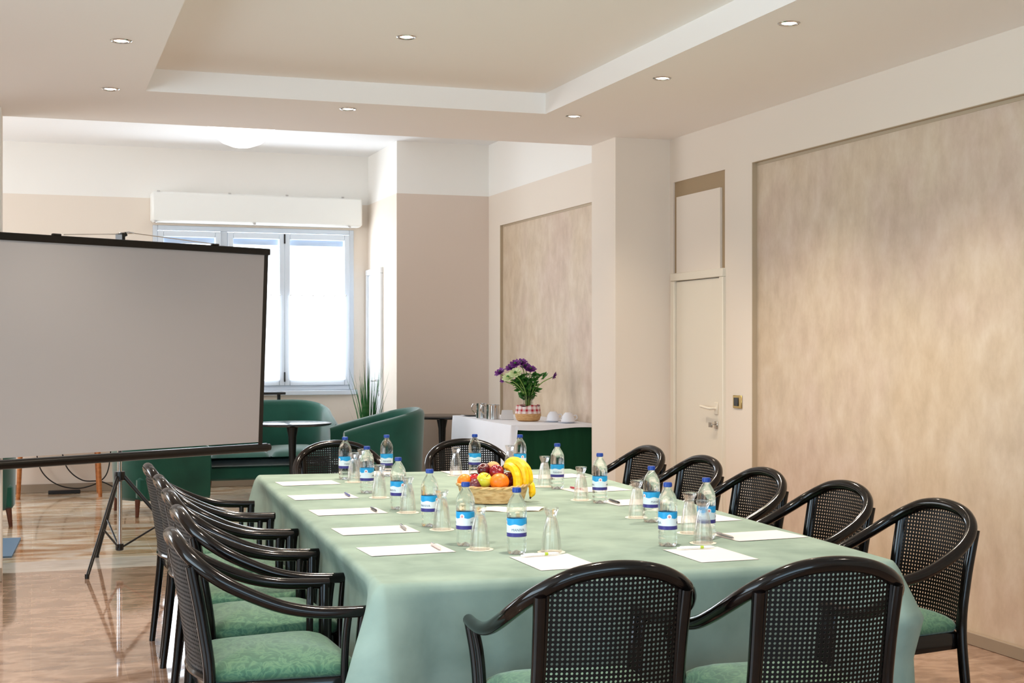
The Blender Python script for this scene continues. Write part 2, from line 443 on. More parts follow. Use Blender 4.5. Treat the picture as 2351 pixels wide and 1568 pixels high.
# thin taupe strips painting in the shaded reveal of the wallpapered recess
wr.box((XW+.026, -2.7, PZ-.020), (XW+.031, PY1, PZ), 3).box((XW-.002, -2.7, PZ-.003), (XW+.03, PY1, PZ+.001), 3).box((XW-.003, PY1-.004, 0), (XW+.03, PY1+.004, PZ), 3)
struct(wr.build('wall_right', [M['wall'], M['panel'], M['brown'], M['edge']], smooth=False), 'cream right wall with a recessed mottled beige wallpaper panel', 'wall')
def rw2(y, z):
    if 9.75 < y < 12.81 and z < 2.612: return (XW+.025, 4.45, 1)
    return (XW, 4.45, 2 if z < 2.93 else 0)
w2 = gridwall(MB(), 'y', [YS1, 9.75, 12.81, 13.2], [0, 2.612, 2.93, 3.5], rw2)
w2.box((XW+.021, 9.75, 2.595), (XW+.026, 12.81, 2.612), 3).box((XW-.003, 12.807, 0), (XW+.025, 12.815, 2.612), 3)  # taupe strips paint the reveal shade of this recess too
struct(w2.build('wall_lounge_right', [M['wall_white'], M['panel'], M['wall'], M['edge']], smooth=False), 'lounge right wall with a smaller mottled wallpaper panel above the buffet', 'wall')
# block in the far right corner of the lounge, two-tone
wb = MB()
XB, YBk = 3.334, 13.18
wb.box((XB, YBk, 0), (4.45, YB+.2, 2.93), 0); wb.box((XB-.002, YBk+.001, 0), (XB, YB+.2, 2.93), 2); wb.box((XB, YBk, 2.93), (4.45, YB+.2, 3.5), 1)  # thin cream slab paints the window light onto the block's side face
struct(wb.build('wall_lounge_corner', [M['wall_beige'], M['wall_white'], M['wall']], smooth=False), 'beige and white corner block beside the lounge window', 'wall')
WX0, WX1, WZ0, WZ1 = 1.12, 3.18, .98, 2.66
def bw(x, z):
    if WX0 < x < WX1 and WZ0 < z < WZ1: return None
    return (YB, YB+.2, 0 if z < 2.93 else 1)
struct(gridwall(MB(), 'x', [-3.6, WX0, WX1, XB+.1], [0, WZ0, WZ1, 2.93, 3.5], bw).build('wall_lounge_back', [M['wall'], M['wall_white']], smooth=False), 'lounge back wall, cream below and white above', 'wall')
# hidden sides of the shell with their window openings, lounge one added for light
def side(x, y0, y1, wy0, wy1, wz0, wz1, h, name, m, lab, t=.15):
    mb = MB()
    us = [y0, wy0, wy1, y1]; zs = [0, wz0, wz1, h]
    for i in range(3):
        for j in range(3):
            if i == 1 and j == 1: continue
            mb.box((x-t, us[i], zs[j]), (x, us[i+1], zs[j+1]))
    return struct(mb.build(name, m, smooth=False), lab, 'wall')
side(-3.45, YS1, 14.62, 10.2, 13.8, .85, 2.75, 3.5, 'wall_lounge_left', M['wall_white'], 'lounge left wall with a wide opening added for fill light')
side(-3.15, -2.7, 9.44, .4, 4.8, .65, 2.65, 3.1, 'wall_left', M['wall'], 'meeting room left wall with a wide window opening')
mb = MB()
for a, b, z0, z1 in ((-3.3, -2.1, 0, 3.1), (3.3, 4.45, 0, 3.1), (-2.1, 3.3, 0, .65), (-2.1, 3.3, 2.65, 3.1)): mb.box((a, -2.7, z0), (b, -2.55, z1))
struct(mb.build('wall_front', M['wall'], smooth=False), 'meeting room wall behind the camera with a wide window opening', 'wall')
struct(MB().box((3.855, YS0, 0), (XW+.02, YS1, HC+.01)).build('wall_pier_right', M['wall'], smooth=False), 'square cream pier at the right of the opening between the rooms', 'pillar')
struct(MB().box((-.75, YS0+.08, 0), (-.195, YS1, HC+.01)).build('wall_pier_left', M['wall'], smooth=False), 'cream pier at the left edge of the opening', 'pillar')
# skirtings
struct(MB().bbox((XW+.002, -2.5, 0), (XW+.03, PY1-.006, .062), .003).build('baseboard_right', M['skirt']), 'low taupe skirting along the right wall', 'skirting')
struct(MB().bbox((-3.4, YB-.018, 0), (XB, YB, .085), .004).build('baseboard_lounge_back', M['skirt']), 'taupe skirting under the lounge window', 'skirting')
struct(MB().bbox((-.76, YS0+.065, 0), (-.19, YS0+.08, .085), .003).build('baseboard_pier', M['skirt']), 'taupe skirting around the left pier', 'skirting')
struct(MB().bbox((XB, YBk-.015, 0), (XW, YBk, .085), .003).build('baseboard_lounge_corner', M['skirt']), 'taupe skirting below the beige corner block', 'skirting')

# ---- door in the right wall
d = empty('door_1', (XW, 8.55, 0)); struct(d, 'narrow ivory flush door in the right wall behind the chairs', 'door')
X = .0
MB().bbox((-.004, -.335, .01), (.028, .335, 1.895), .003).build('door_leaf', M['door'], d)
cs = MB()
cs.bbox((-.022, -.395, 0), (.028, -.34, 1.899), .004); cs.bbox((-.022, .34, 0), (.028, .395, 1.899), .004); cs.bbox((-.023, -.396, 1.90), (.028, .396, 1.955), .004)
cs.build('door_casing', M['door'], d)
h = MB(); h.tube([(-.004, -.275, 1.03), (-.045, -.275, 1.03), (-.05, -.265, 1.03), (-.05, -.15, 1.036)], .009, 10); h.lathe([(0, 0), (.018, 0), (.018, .01), (0, .01)], 16)
h2 = MB(); h2.tube([(-.004, -.275, 1.03), (-.05, -.275, 1.03), (-.052, -.26, 1.03), (-.05, -.13, 1.04)], .009, 10); h2.bbox((-.012, -.30, .99), (-.003, -.25, 1.07), .003)
h2.build('door_handle', M['door'], d)
k = MB(); k.bbox((-.012, -.295, .895), (-.003, -.255, .945), .003); k.tube([(-.012, -.275, .925), (-.04, -.275, .925)], .004, 8); k.bbox((-.045, -.285, .905), (-.038, -.235, .938), .002)
k.build('door_key', M['steel'], d)
# ---- switch plate
s = empty('wall_switch', (XW, 7.985, 1.085)); tag(s, 'small brass plated switch with dark rockers between the ivory door and the wallpaper panel', 'switch')
MB().bbox((-.008, -.058, -.042), (0, .058, .042), .003).build('plate', M['gold'], s)
MB().bbox((-.012, -.02, -.027), (-.007, .040, .027), .002).build('rocker', M['blackp'], s)
# ---- lounge door on the side of the block
d = empty('door_2', (XB, 14.06, 0)); struct(d, 'narrow white door on the bright side of the lounge corner block', 'door')
MB().bbox((-.012, -.26, .01), (-.001, .30, 2.18), .003).build('door_leaf', M['door_white'], d)
cs = MB()
cs.bbox((-.03, -.32, 0), (-.001, -.26, 2.18), .004); cs.bbox((-.03, .30, 0), (-.001, .345, 2.18), .004); cs.bbox((-.031, -.321, 2.181), (-.001, .346, 2.24), .004)
cs.build('door_casing', M['door_white'], d)
h = MB(); h.tube([(-.01, -.20, 1.09), (-.06, -.20, 1.09), (-.062, -.18, 1.09), (-.06, -.06, 1.08)], .010, 10); h.build('door_handle', M['chrome'], d)
MB().bbox((-.02, -.215, .93), (-.011, -.185, .99), .003).build('keyhole_plate', M['chrome'], d)

# ---- lounge window
wd = empty('window_1', ((WX0+WX1)/2, YB, WZ0)); struct(wd, 'wide white framed three light window flooded with daylight', 'window')
hw = (WX1-WX0)/2; hh = WZ1-WZ0; f = MB()
f.bbox((-hw+.05, -.01, .001), (hw-.05, .10, .05), .004); f.bbox((-hw+.05, -.01, hh-.05), (hw-.05, .10, hh-.001), .004)
f.bbox((-hw+.001, -.011, .001), (-hw+.049, .10, hh-.001), .004); f.bbox((hw-.049, -.011, .001), (hw-.001, .10, hh-.001), .004)
f.bbox((-.355, -.012, .051), (-.285, .10, hh-.051), .004)
f.build('window_frame', M['pvc'], wd)
for a, b, hz in ((-hw+.05, -.355, hh-.055), (-.285, .296, hh-.055), (.296, hw-.05, hh-.055)):
    sash = MB(); z0, z1 = .05, hz
    sash.bbox((a+.056, -.035, z0), (b-.056, .03, z0+.06), .005); sash.bbox((a+.056, -.035, z1-.06), (b-.056, .03, z1), .005)
    sash.bbox((a, -.036, z0), (a+.055, .03, z1), .005); sash.bbox((b-.055, -.036, z0), (b, .03, z1), .005)
    so = sash.build('window_sash', M['pvc'], wd)
    MB().box((a+.055, -.004, z0+.06), (b-.055, .004, z1-.06)).build('window_pane', M['pane'], so)
for a, b in ((-hw+.105, -.41), (-.23, .241), (.351, hw-.105)):
    MB().bbox((a, .035, hh-.175), (b, .05, hh-.11), .003).build('shutter_slats', M['slat'], wd)
hg = MB()
for z in (.09, hh-.16): hg.bbox((.286, -.045, z), (.302, -.034, z+.10), .003)
hg.build('window_hinge', M['blackp'], wd)
MB().bbox((-hw-.04, -.06, -.05), (hw+.03, .02, 0), .006).build('window_sill', M['pvc'], wd)
# half-height net curtain on clips
for a, b in ((-.23, .24), (.35, .93)):
    n_ = MB()
    def nf(u, v, a=a, b=b): return (a+(b-a)*u, -.062+.008*math.sin(u*60), .11+v*.87)
    n_.grid(nf, 60, 6)
    cu = n_.build('net_curtain', M['net'], None); cu.location = wd.location
    tag(cu, 'white half height net curtain on the %s of the lounge window' % ('right hand light' if a > 0 else 'middle light'), 'curtain', 'net curtains')
    rr = MB(); rr.tube([(a-.02, -.064, .985), (b+.02, -.064, .985)], .003, 6); rr.build('curtain_rod', M['pvc'], cu)
    for i in range(6):
        x = a+(b-a)*i/5
        MB().tube([(x, -.067, .975), (x+.006, -.067, .997)], .006, 6).build('curtain_clip', M['steel'], cu)
# roller shutter box above the window
sb = empty('roller_shutter_box', (2.16, YB, 2.68)); tag(sb, 'long white roller shutter box above the lounge window', 'shutter box')
bx = MB()
bx.bbox((-1.065, -.22, .0), (1.065, -.001, .30), .02)
bx.build('shutter_casing', M['box'], sb)
for x in (-1.0, -.3, .28, .86): MB().bbox((x-.015, -.21, .295), (x+.015, -.19, .308), .003).build('casing_clip', M['chrome'], sb)
for x in (-1.03, -.05, .93): MB().bbox((x-.015, -.215, -.010), (x+.015, -.19, .004), .003).build('casing_clip', M['chrome'], sb)

# ------------------------------------------------------------------ lamps
def downlight_parts():
    root = empty('recessed_downlight', (0, 0, 0))
    r = MB(); r.lathe([(.036, .0), (.039, -.004), (.046, -.005), (.052, -.001), (.052, .004), (.036, .004)], 32, closed=True)
    r.build('trim_ring', M['chrome'], root)
    l_ = MB(); l_.lathe([(0, -.002), (.024, -.003), (.036, .001), (0, .003)], 24); l_.build('lamp_lens', M['lens'], root)
    ld = bpy.data.lights.new('downlight_beam', 'SPOT'); ld.energy = 106; ld.color = (1.0, .85, .68); ld.spot_size = R(116); ld.spot_blend = .9; ld.shadow_soft_size = .03
    lo = bpy.data.objects.new('downlight_beam', ld); COL.objects.link(lo); lo.parent = root; lo.location = (0, 0, -.02)
    return root
dl0 = downlight_parts(); first = True
for x, y, z, lab in ((.39, 6.92, HC, 'round recessed downlight left of the ceiling recess, nearer the camera'),
                     (.405, 8.24, HC, 'round recessed downlight left of the ceiling recess, farther from the camera'),
                     (1.83, 8.46, HC, 'round recessed downlight behind the far end of the ceiling recess'),
                     (3.25, 8.265, HC, 'round recessed downlight nearest the square pier'),
                     (3.245, 6.93, HC, 'middle one of the three downlights right of the ceiling recess'),
                     (3.235, 5.56, HC, 'round recessed downlight right of the recess, nearest the camera'),
                     (1.813, 6.965, 3.04, 'round recessed downlight inside the ceiling recess, farther one'),
                     (1.81, 4.2, 3.04, 'recessed downlight inside the ceiling recess, above the table, out of view'), (.39, 4.2, HC, 'recessed downlight above the left chairs, out of view'),
                     (3.235, 2.8, HC, 'recessed downlight above the right wall side, out of view'), (.39, 1.6, HC, 'recessed downlight behind and left of the camera, out of view')):
    o = dl0 if first else copy_tree(dl0); first = False
    o.location = (x, y, z)
    for ch in o.children:
        if ch.type == 'LIGHT':
            ch.data = ch.data.copy()
            ch.data.energy = 122 if z > 3 else (40 if y > 8 else (92 if y > 4 else 14))
    tag(o, lab, 'downlight', 'recessed downlights')
lamp = empty('ceiling_dome_lamp', (1.73, 12.41, H2)); tag(lamp, 'large glowing opal dome lamp on the lounge ceiling', 'lamp')
MB().lathe([(0, -.245), (.08, -.238), (.17, -.205), (.25, -.14), (.30, -.06), (.31, -.02), (.31, -.012), (0, -.012)], 40).build('lamp_shade', M['dome'], lamp)
MB().lathe([(0, 0), (.18, 0), (.18, -.02), (0, -.02)], 32).build('lamp_base', M['chrome'], lamp)

# ------------------------------------------------------------------ meeting table and cloth
TZ = .74
Q = [(.965, 4.03), (2.69, 3.93), (2.92, 7.46), (1.15, 7.66)]
tb = empty('meeting_table', (1.93, 5.77, 0)); tag(tb, 'long meeting table hidden under the sage green cloth', 'table')
ins = [(1.00-1.93, 4.07-5.77), (2.65-1.93, 3.97-5.77), (2.88-1.93, 7.42-5.77), (1.19-1.93, 7.62-5.77)]
MB().poly(ins, .716, .734).build('tabletop', M['woodd'], tb)
for x, y in [(p[0]*.74, p[1]*.90) for p in ins]:
    MB().bbox((x-.03, y-.03, 0), (x+.03, y+.03, .716), .004).build('leg', M['woodd'], tb)

def cloth():
    # perimeter with rounded corners
    per = []; rc = .022; corner = []
    n = 4
    for i in range(4):
        A = Vector(Q[i]); Bv = Vector(Q[(i+1) % 4]); P0 = Vector(Q[i-1])
        d0 = (P0-A).normalized(); d1 = (Bv-A).normalized()
        ctr = A+(d0+d1)*rc
        n0 = Vector((-d0.y, d0.x)); n1 = Vector((d1.y, -d1.x))
        for k in range(9):
            t = k/8; nn = (n0*(1-t)+n1*t)
            if nn.dot(ctr-A) > 0: nn = -nn
            nn.normalize(); per.append((ctr+nn*rc, nn, 1.0, i))
        L = (Bv-A).length; m_ = max(8, int(L/.028))
        nn = Vector((d1.y, -d1.x))
        if nn.dot(ctr-A) > 0: nn = -nn
        for k in range(1, m_):
            s_ = rc+(L-2*rc)*k/m_
            per.append((A+d1*s_, nn, None, (i, s_, L)))
    N = len(per)
    rows = []; cen = Vector((1.93, 5.77))
    def fold(j):
        p, nn, w_, inf = per[j]
        if w_ is not None: return 1.0, 0, inf
        i, s_, L = inf; dc = min(s_, L-s_)
        side = i
        wc = math.exp(-(dc/.10)**2)
        wave = .5+.32*math.sin(s_*8.0+side*1.7)*math.sin(s_*3.1+.6+side)+.18*math.sin(s_*21+side)
        return wc, wave, inf
    levels = [(-.019, TZ), (-.011, TZ-.0005), (-.003, TZ-.004), (.006, TZ-.014)]
    drops = [.02, .04, .06, .08, .105, .13, .155, .18, .205, .23, .26, .29, .32, .36, .40, .44, .48, .52, .57]
    mb = MB(); verts = []
    for off, z in levels:
        for j in range(N):
            p, nn, w_, inf = per[j]; verts.append((p.x+nn.x*off, p.y+nn.y*off, z))
    for dz in drops:
        for j in range(N):
            p, nn, _, inf = per[j]; wc, wave, _ = fold(j)
            t = dz/.57
            side_ = inf[0] if isinstance(inf, tuple) else inf
            amp = .030 if (isinstance(inf, tuple) and side_ in (1, 3)) else .022
            off = .009+.004*t+amp*wave*t**1.3
            if isinstance(inf, tuple) and side_ > 0:
                off -= {1: .13, 2: .09, 3: .025}[side_]*min(1, dz/.075)*(1-min(1, math.exp(-(max(0, min(inf[1], inf[2]-inf[1])-.10)/.08)**2)))
            cb = {0: .155, 1: .085, 2: .10, 3: .13}
            # which corner is close
            if isinstance(inf, tuple):
                i, s_, L = inf; cn = i if s_ < L/2 else (i+1) % 4
            else: cn = inf
            if cn == 1: shape = dz/.18 if dz < .18 else (1-.40*(dz-.18)/.14 if dz < .32 else .60+.5*(dz-.32))
            else: shape = (dz/.57)**.85
            off += cb[cn]*wc*shape
            verts.append((p.x+nn.x*off, p.y+nn.y*off, TZ-.014-dz*(1-.04*wc)))
    nr = len(levels)+len(drops); fs = []
    for r_ in range(nr-1):
        for j in range(N):
            j2 = (j+1) % N; fs.append((r_*N+j, r_*N+j2, (r_+1)*N+j2, (r_+1)*N+j))
    fs.append(tuple(range(N)))
    mb.add(verts, fs)
    return mb.build('tablecloth', M['cloth'], ang=70)
tag(cloth(), 'large sage green cloth draped over the long meeting table', 'tablecloth')

# ------------------------------------------------------------------ armchairs
def hoop_pts():
    half = [(0, -.290, .868), (.10, -.286, .857), (.172, -.268, .828), (.222, -.228, .790), (.250, -.165, .747), (.262, -.085, .706), (.268, .0, .672), (.269, .09, .652), (.267, .18, .645), (.262, .262, .643)]
    full = [(-x, y, z) for x, y, z in half[::-1]]+half[1:]
    return catmull(full, 6)
def hoop_z(u):
    a = abs(u)
    pts = [(0, .868), (.10, .857), (.172, .828), (.222, .790)]
    for (x0, z0), (x1, z1) in zip(pts, pts[1:]):
        if x0 <= a <= x1: return z0+(z1-z0)*(a-x0)/(x1-x0)
    return .79
def back_pt(u, z, off=0):
    yp = -.204-.056*(z-.46)/.35
    return Vector((u, yp-.034*(1-(u/.195)**2)-off, z))
def make_armchair():
    root = empty('armchair', (0, 0, 0))
    MB().tube(hoop_pts(), [.0175+.0042*math.sin(math.pi*i/(len(hoop_pts())-1)) for i in range(len(hoop_pts()))], 14).build('arm_hoop', M['ebony'], root)
    for sx in (-1, 1):
        p = catmull([(sx*.204, -.250, 0), (sx*.203, -.226, .22), (sx*.200, -.208, .45), (sx*.199, -.228, .62), (sx*.204, -.262, .800)], 6)
        MB().tube(p, [.0145+.004*min(1, i/8) for i in range(len(p))], 12).build('rear_leg', M['ebony'], root)
        # front leg rising to the end of the arm, with a second bentwood upright beside it
        q = catmull([(sx*.232, .238, 0), (sx*.236, .238, .22), (sx*.238, .238, .42), (sx*.246, .240, .54), (sx*.262, .245, .640)], 6)
        MB().tube(q, [.013+.005*min(1, i/8) for i in range(len(q))], 12).build('front_leg', M['ebony'], root)
        q = catmull([(sx*.240, .190, .39), (sx*.240, .190, .48), (sx*.248, .193, .57), (sx*.264, .198, .645)], 6)
        MB().tube(q, .012, 10).build('arm_support', M['ebony'], root)
    # seat frame, a rounded trapezoid
    def outline(ins, n=5):
        pts = []
        cs_ = [(-.192, -.208), (.192, -.208), (.245, .245), (-.245, .245)]
        rr = [.03, .03, .07, .07]
        for i, (x, y) in enumerate(cs_):
            A = Vector((x, y)); P_ = (Vector(cs_[i-1])-A).normalized(); N_ = (Vector(cs_[(i+1) % 4])-A).normalized()
            r_ = rr[i]
            a0 = A+P_*r_; a1 = A+N_*r_
            for k in range(n+1):
                t = k/n; b_ = a0*(1-t)**2+A*2*t*(1-t)+a1*t**2
                pts.append(b_*(1-ins/.24))
        return pts
    fr = MB(); o1 = outline(0); N = len(o1); rows = [(0, .385), (0, .440), (.014, .445)]
    vs = []
    for ins, z in [(0, .385), (-.001, .388), (-.001, .438), (.004, .444), (.05, .444), (.05, .385)]:
        vs += [(p.x, p.y, z) for p in outline(ins)]
    fs = []
    for r_ in range(6):
        for j in range(N): fs.append((r_*N+j, r_*N+(j+1) % N, ((r_+1) % 6)*N+(j+1) % N, ((r_+1) % 6)*N+j))
    fr.add(vs, fs).build('seat_frame', M['ebony'], root)
    cu = MB(); vs = []
    lv = [(.012, .444), (.004, .453), (.003, .466), (.012, .481), (.032, .494), (.065, .507), (.11, .517), (.16, .522), (.20, .524)]
    for ins, z in lv: vs += [(p.x, p.y, z) for p in outline(ins)]
    fs = [tuple(range(N))[::-1], tuple(range((len(lv)-1)*N, len(lv)*N))]
    for r_ in range(len(lv)-1):
        for j in range(N): fs.append((r_*N+j, r_*N+(j+1) % N, (r_+1)*N+(j+1) % N, (r_+1)*N+j))
    cu.add(vs, fs).build('seat_cushion', M['damask'], root, ang=80)
    # pierced cane back
    ca = MB(); pitch = .0132; rh = .0038; hx = .188; th = .0010
    nx = int(2*hx/pitch); x0 = -nx*pitch/2; z0 = .452; nz = 34
    for i in range(nx):
        for j in range(nz):
            uc = x0+(i+.5)*pitch; zc = z0+(j+.5)*pitch
            if zc > hoop_z(uc)-.008: continue
            V = []
            for side_ in (th, -th):
                for a_, b_ in ((-.5, -.5), (.5, -.5), (.5, .5), (-.5, .5)): V.append(back_pt(uc+a_*pitch, zc+b_*pitch, side_))
                for k in range(8):
                    an = R(22.5+45*k); V.append(back_pt(uc+math.cos(an)*rh, zc+math.sin(an)*rh, side_))
            F = []
            hk = lambda k: 4+(k % 8)
            # octagon points: 0:22 1:67 2:112 3:157 4:202 5:247 6:292 7:337 ; corners 0:(-,-) 1:(+,-) 2:(+,+) 3:(-,+)
            base = [(2, hk(0), hk(1)), (2, hk(1), hk(2), 3), (3, hk(2), hk(3)), (3, hk(3), hk(4), 0), (0, hk(4), hk(5)), (0, hk(5), hk(6), 1), (1, hk(6), hk(7)), (1, hk(7), hk(0), 2)]
            for q in base:
                F.append(q); F.append(tuple(v_+12 for v_ in q)[::-1])
            for k in range(8): F.append((hk(k), hk(k+1), hk(k+1)+12, hk(k)+12))
            ca.add(V, F)
    ca.build('cane_back', M['cane'], root, ang=50)
    # beading beside the cane and the bottom rail
    be = MB()
    for sx in (-1, 1):
        be.tube([back_pt(sx*.186, z, 0) for z in (.455, .55, .65, .75, .815)], .009, 8)
    be.tube([back_pt(u, .458, 0) for u in [-.198+.396*i/12 for i in range(13)]], .013, 8)
    be.build('back_beading', M['ebony'], root)
    return root
chair0 = make_armchair(); used = [False]
def chair(x, y, rz, label, group):
    o = chair0 if not used[0] else copy_tree(chair0); used[0] = True
    o.location = (x, y, 0); o.rotation_euler = (0, 0, rz); tag(o, label, 'chair', group); return o
ordn = {'L': ['farthest', 'second farthest', 'middle', 'second nearest', 'nearest']}
LW = ['farthest of five', 'second farthest of five', 'middle of five', 'second nearest of five', 'nearest of five']
LY = [(.80, 6.83), (.80, 6.22), (.785, 5.61), (.765, 5.01), (.69, 4.39)]
for (x, y), t in zip(LY, LW):
    chair(x, y, R(-90+2), 'black armchair along the table\'s left side, '+t, 'armchairs along the left side')
RY = [(2.98, 7.12), (2.945, 6.38), (2.89, 5.66), (2.90, 5.00), (2.855, 4.29)]
for (x, y), t in zip(RY, LW):
    chair(x, y, R(90+3), 'black cane backed armchair along the table\'s wallpaper side, '+t, 'armchairs along the right side')
chair(1.453, 3.63, R(-3), 'left one of two cane backed armchairs seen from behind at the near end', 'armchairs at the near end')
chair(2.03, 3.51, R(-4), 'right one of two cane backed armchairs seen from behind at the near end', 'armchairs at the near end')
chair(1.67, 7.82, R(178), 'black armchair at the far end of the table in front of the green tub chair', 'armchairs at the far end')
chair(2.43, 7.72, R(178), 'black armchair at the far end of the table in front of the white buffet cloth', 'armchairs at the far end')

# ------------------------------------------------------------------ place settings
def make_bottle():
    root = empty('water_bottle', (0, 0, 0))
    b = MB()
    prof = [(0, .014), (.010, .010), (.020, .0), (.028, .001), (.0318, .008), (.0330, .018), (.0318, .023), (.0335, .029), (.0335, .038), (.0322, .043), (.0335, .049), (.0332, .058),
            (.0332, .124), (.0339, .128), (.0341, .148), (.0333, .160), (.0305, .172), (.0252, .184), (.0182, .195), (.0132, .203), (.0122, .208), (.0145, .210), (.0145, .212), (.012, .213), (0, .213)]
    b.lathe(prof, 32); b.build('bottle_body', M['bottle'], root, ang=50)
    cp = MB(); cp.lathe([(.0135, .2085), (.0150, .209), (.0150, .2225), (.0138, .2245), (0, .2245)], 28)
    for k in range(14):
        a = 2*math.pi*k/14; cp.bbox((math.cos(a)*.0150-.0006, math.sin(a)*.0150-.0006, .211), (math.cos(a)*.0150+.0006, math.sin(a)*.0150+.0006, .221), .0002)
    cp.build('cap', M['cap'], root)
    lb = MB(); lb.lathe([(.0335, .060), (.0342, .0605), (.0342, .1215), (.0335, .122)], 40); lo = lb.build('label', M['label'], root)
    # lettering wrapped around the sleeve
    def text(s_, size, zc, ang_c, m_, name):
        cu = bpy.data.curves.new('t', 'FONT'); cu.body = s_; cu.size = size; cu.align_x = 'CENTER'; cu.align_y = 'CENTER'; cu.extrude = .0001; cu.resolution_u = 3
        to = bpy.data.objects.new('t', cu); COL.objects.link(to); bpy.context.view_layer.update()
        me = bpy.data.meshes.new_from_object(to.evaluated_get(bpy.context.evaluated_depsgraph_get()))
        bpy.data.objects.remove(to); bpy.data.curves.remove(cu)
        for v in me.vertices:
            a = ang_c+v.co.x/.0345; r_ = .0345+v.co.z
            v.co = Vector((math.sin(a)*r_, -math.cos(a)*r_, zc+v.co.y))
        me.materials.clear(); me.materials.append(m_); me.name = name
        o = bpy.data.objects.new(name, me); COL.objects.link(o); o.parent = lo
        return o
    for k in range(2):
        text('MANIVA', .0125, .0835, k*math.pi, M['labeltxt'], 'lettering')
    bd = MB(); bi = MB()
    for k in range(2):
        a0 = math.pi/2+k*math.pi
        for (mb_, r_, rr) in ((bd, .0346, .0085), (bi, .0348, .0045)):
            vs = [(math.sin(a0)*r_, -math.cos(a0)*r_, .106)]
            for j in range(20):
                t = 2*math.pi*j/20; a = a0+math.cos(t)*rr/.0346; vs.append((math.sin(a)*r_, -math.cos(a)*r_, .106+math.sin(t)*rr))
            mb_.add(vs, [(0, 1+j, 1+(j+1) % 20) for j in range(20)])
    bd.build('badge', M['label_white'], lo); bi.build('badge_emblem', M['badge_ink'], lo)
    return root
def make_glass():
    prof = [(0, .148), (.020, .150), (.0255, .1515), (.0262, .149), (.0235, .138), (.0185, .126), (.0178, .120), (.0215, .105), (.027, .080), (.0315, .050), (.0345, .020), (.0362, .001), (.0352, .0005),
            (.0332, .020), (.030, .050), (.0255, .080), (.0200, .103), (.0150, .118), (0, .121)]
    b = MB(); b.lathe(prof, 32); return b.build('drinking_glass', M['glass'], ang=50)
def make_sheet():
    mb_ = MB()
    def f(u, v):
        x = (u-.5)*.21; y = (v-.5)*.297
        return (x, y, .0012+.004*max(0, abs(u-.5)*2-.8)**2*5*(v))
    mb_.grid(f, 12, 10)
    def f2(u, v):
        a = f(u, v); return (a[0], a[1], a[2]-.001)
    mb_.grid(f2, 12, 10)
    return mb_.build('paper_sheet', M['white'])
def make_pen(m_body, m_clip, m_band=None):
    root = empty('pen', (0, 0, 0))
    b = MB(); b.tube([(-.066, 0, .0055), (-.058, 0, .0055), (-.02, 0, .0055), (.05, 0, .0055), (.062, 0, .005), (.069, 0, .0045)], [.0035, .005, .0052, .0050, .003, .0008], 12)
    b.build('pen_barrel', m_body, root)
    c_ = MB(); c_.bbox((-.062, -.0015, .0102), (-.025, .0015, .0116), .0004); c_.tube([(-.066, 0, .0055), (-.074, 0, .0055)], .0028, 10); c_.build('pen_clip', m_clip, root)
    if m_band: MB().tube([(.012, 0, .0055), (.024, 0, .0055)], .0054, 12).build('pen_band', m_band, root)
    return root
pw = mat('pen_white', 'dfe3e4', .3); pgrey = mat('pen_smoke_grey', '8f8a88', .3); pblack = mat('pen_black', '1f1c1e', .3); pblue = mat('pen_blue', '4a4f86', .3)
pred = mat('pen_red', 'b32130', .3); plime = mat('pen_lime', 'a9bf3c', .4); psil = mat('pen_silver', 'b9b9bd', .25, .8); ppink = mat('pen_pale', 'cbb9b4', .4)
SEAT = {'L4': 'left side, nearest place', 'L3': 'left side, second nearest place', 'L2': 'left side, middle place', 'L1': 'left side, second farthest place', 'L0': 'left side, farthest place',
 'R4': 'right side, nearest place', 'R3': 'right side, second nearest place', 'R2': 'right side, middle place', 'R1': 'right side, second farthest place', 'R0': 'right side, farthest place',
 'F0': 'near end, left place', 'F1': 'near end, right place', 'B0': 'far end, left place', 'B1': 'far end, right place'}
BOT = dict(L0=(1.55, 7.24), L1=(1.508, 6.545), B0=(1.80, 7.34), L2=(1.487, 5.855), L3=(1.462, 5.258), L4=(1.443, 4.715), F0=(1.552, 4.476), B1=(2.267, 7.236), R0=(2.488, 7.121),
           R1=(2.440, 6.425), R2=(2.402, 5.787), R3=(2.341, 5.10), F1=(2.117, 4.475), R4=(2.326, 4.588))
GLS = dict(L0=(1.56, 7.07), L1=(1.513, 6.312), B0=(1.655, 7.30), L2=(1.492, 5.71), L3=(1.478, 5.140), L4=(1.459, 4.60), F0=(1.672, 4.460), B1=(2.164, 7.248), R0=(2.49, 7.30),
           R1=(2.414, 6.537), R2=(2.361, 5.852+.06), R3=(2.339, 5.24), F1=(2.262, 4.488), R4=(2.335, 4.745))
ROT = dict(F0=-19+8, F1=75, L4=52, L3=130, L2=110, L1=70, L0=200, B0=170, B1=180, R0=95, R1=-20, R2=72, R3=10, R4=80)
PAP = dict(L4=(1.213, 4.672, 92), L3=(1.232, 5.205, 91), L2=(1.26, 5.825, 91), L1=(1.272, 6.43, 91), L0=(1.325, 7.095, 92),
           F0=(1.607, 4.255, 1), F1=(2.160, 4.235, 0), R4=(2.545, 4.595, 94), R3=(2.555, 5.12, 94), R2=(2.575, 5.76, 94), R1=(2.60, 6.33, 94), R0=(2.66, 7.03, 94),
           B0=(1.80, 7.50, 2), B1=(2.26, 7.37, 0))
PEN = dict(L4=(1.322, 4.672, -92, 'pale'), L3=(1.342, 5.205, -96, 'smoke grey'), L2=(1.370, 5.815, -93, 'black'), L1=(1.388, 6.43, -92, 'blue'), F0=(1.605, 4.378, 4, 'white'), F1=(2.17, 4.352, -4, 'white'),
           R4=(2.405, 4.592, -90, 'silver grey'), R2=(2.462, 5.76, -92, 'black'), R1=(2.508, 6.33, -81, 'red'))
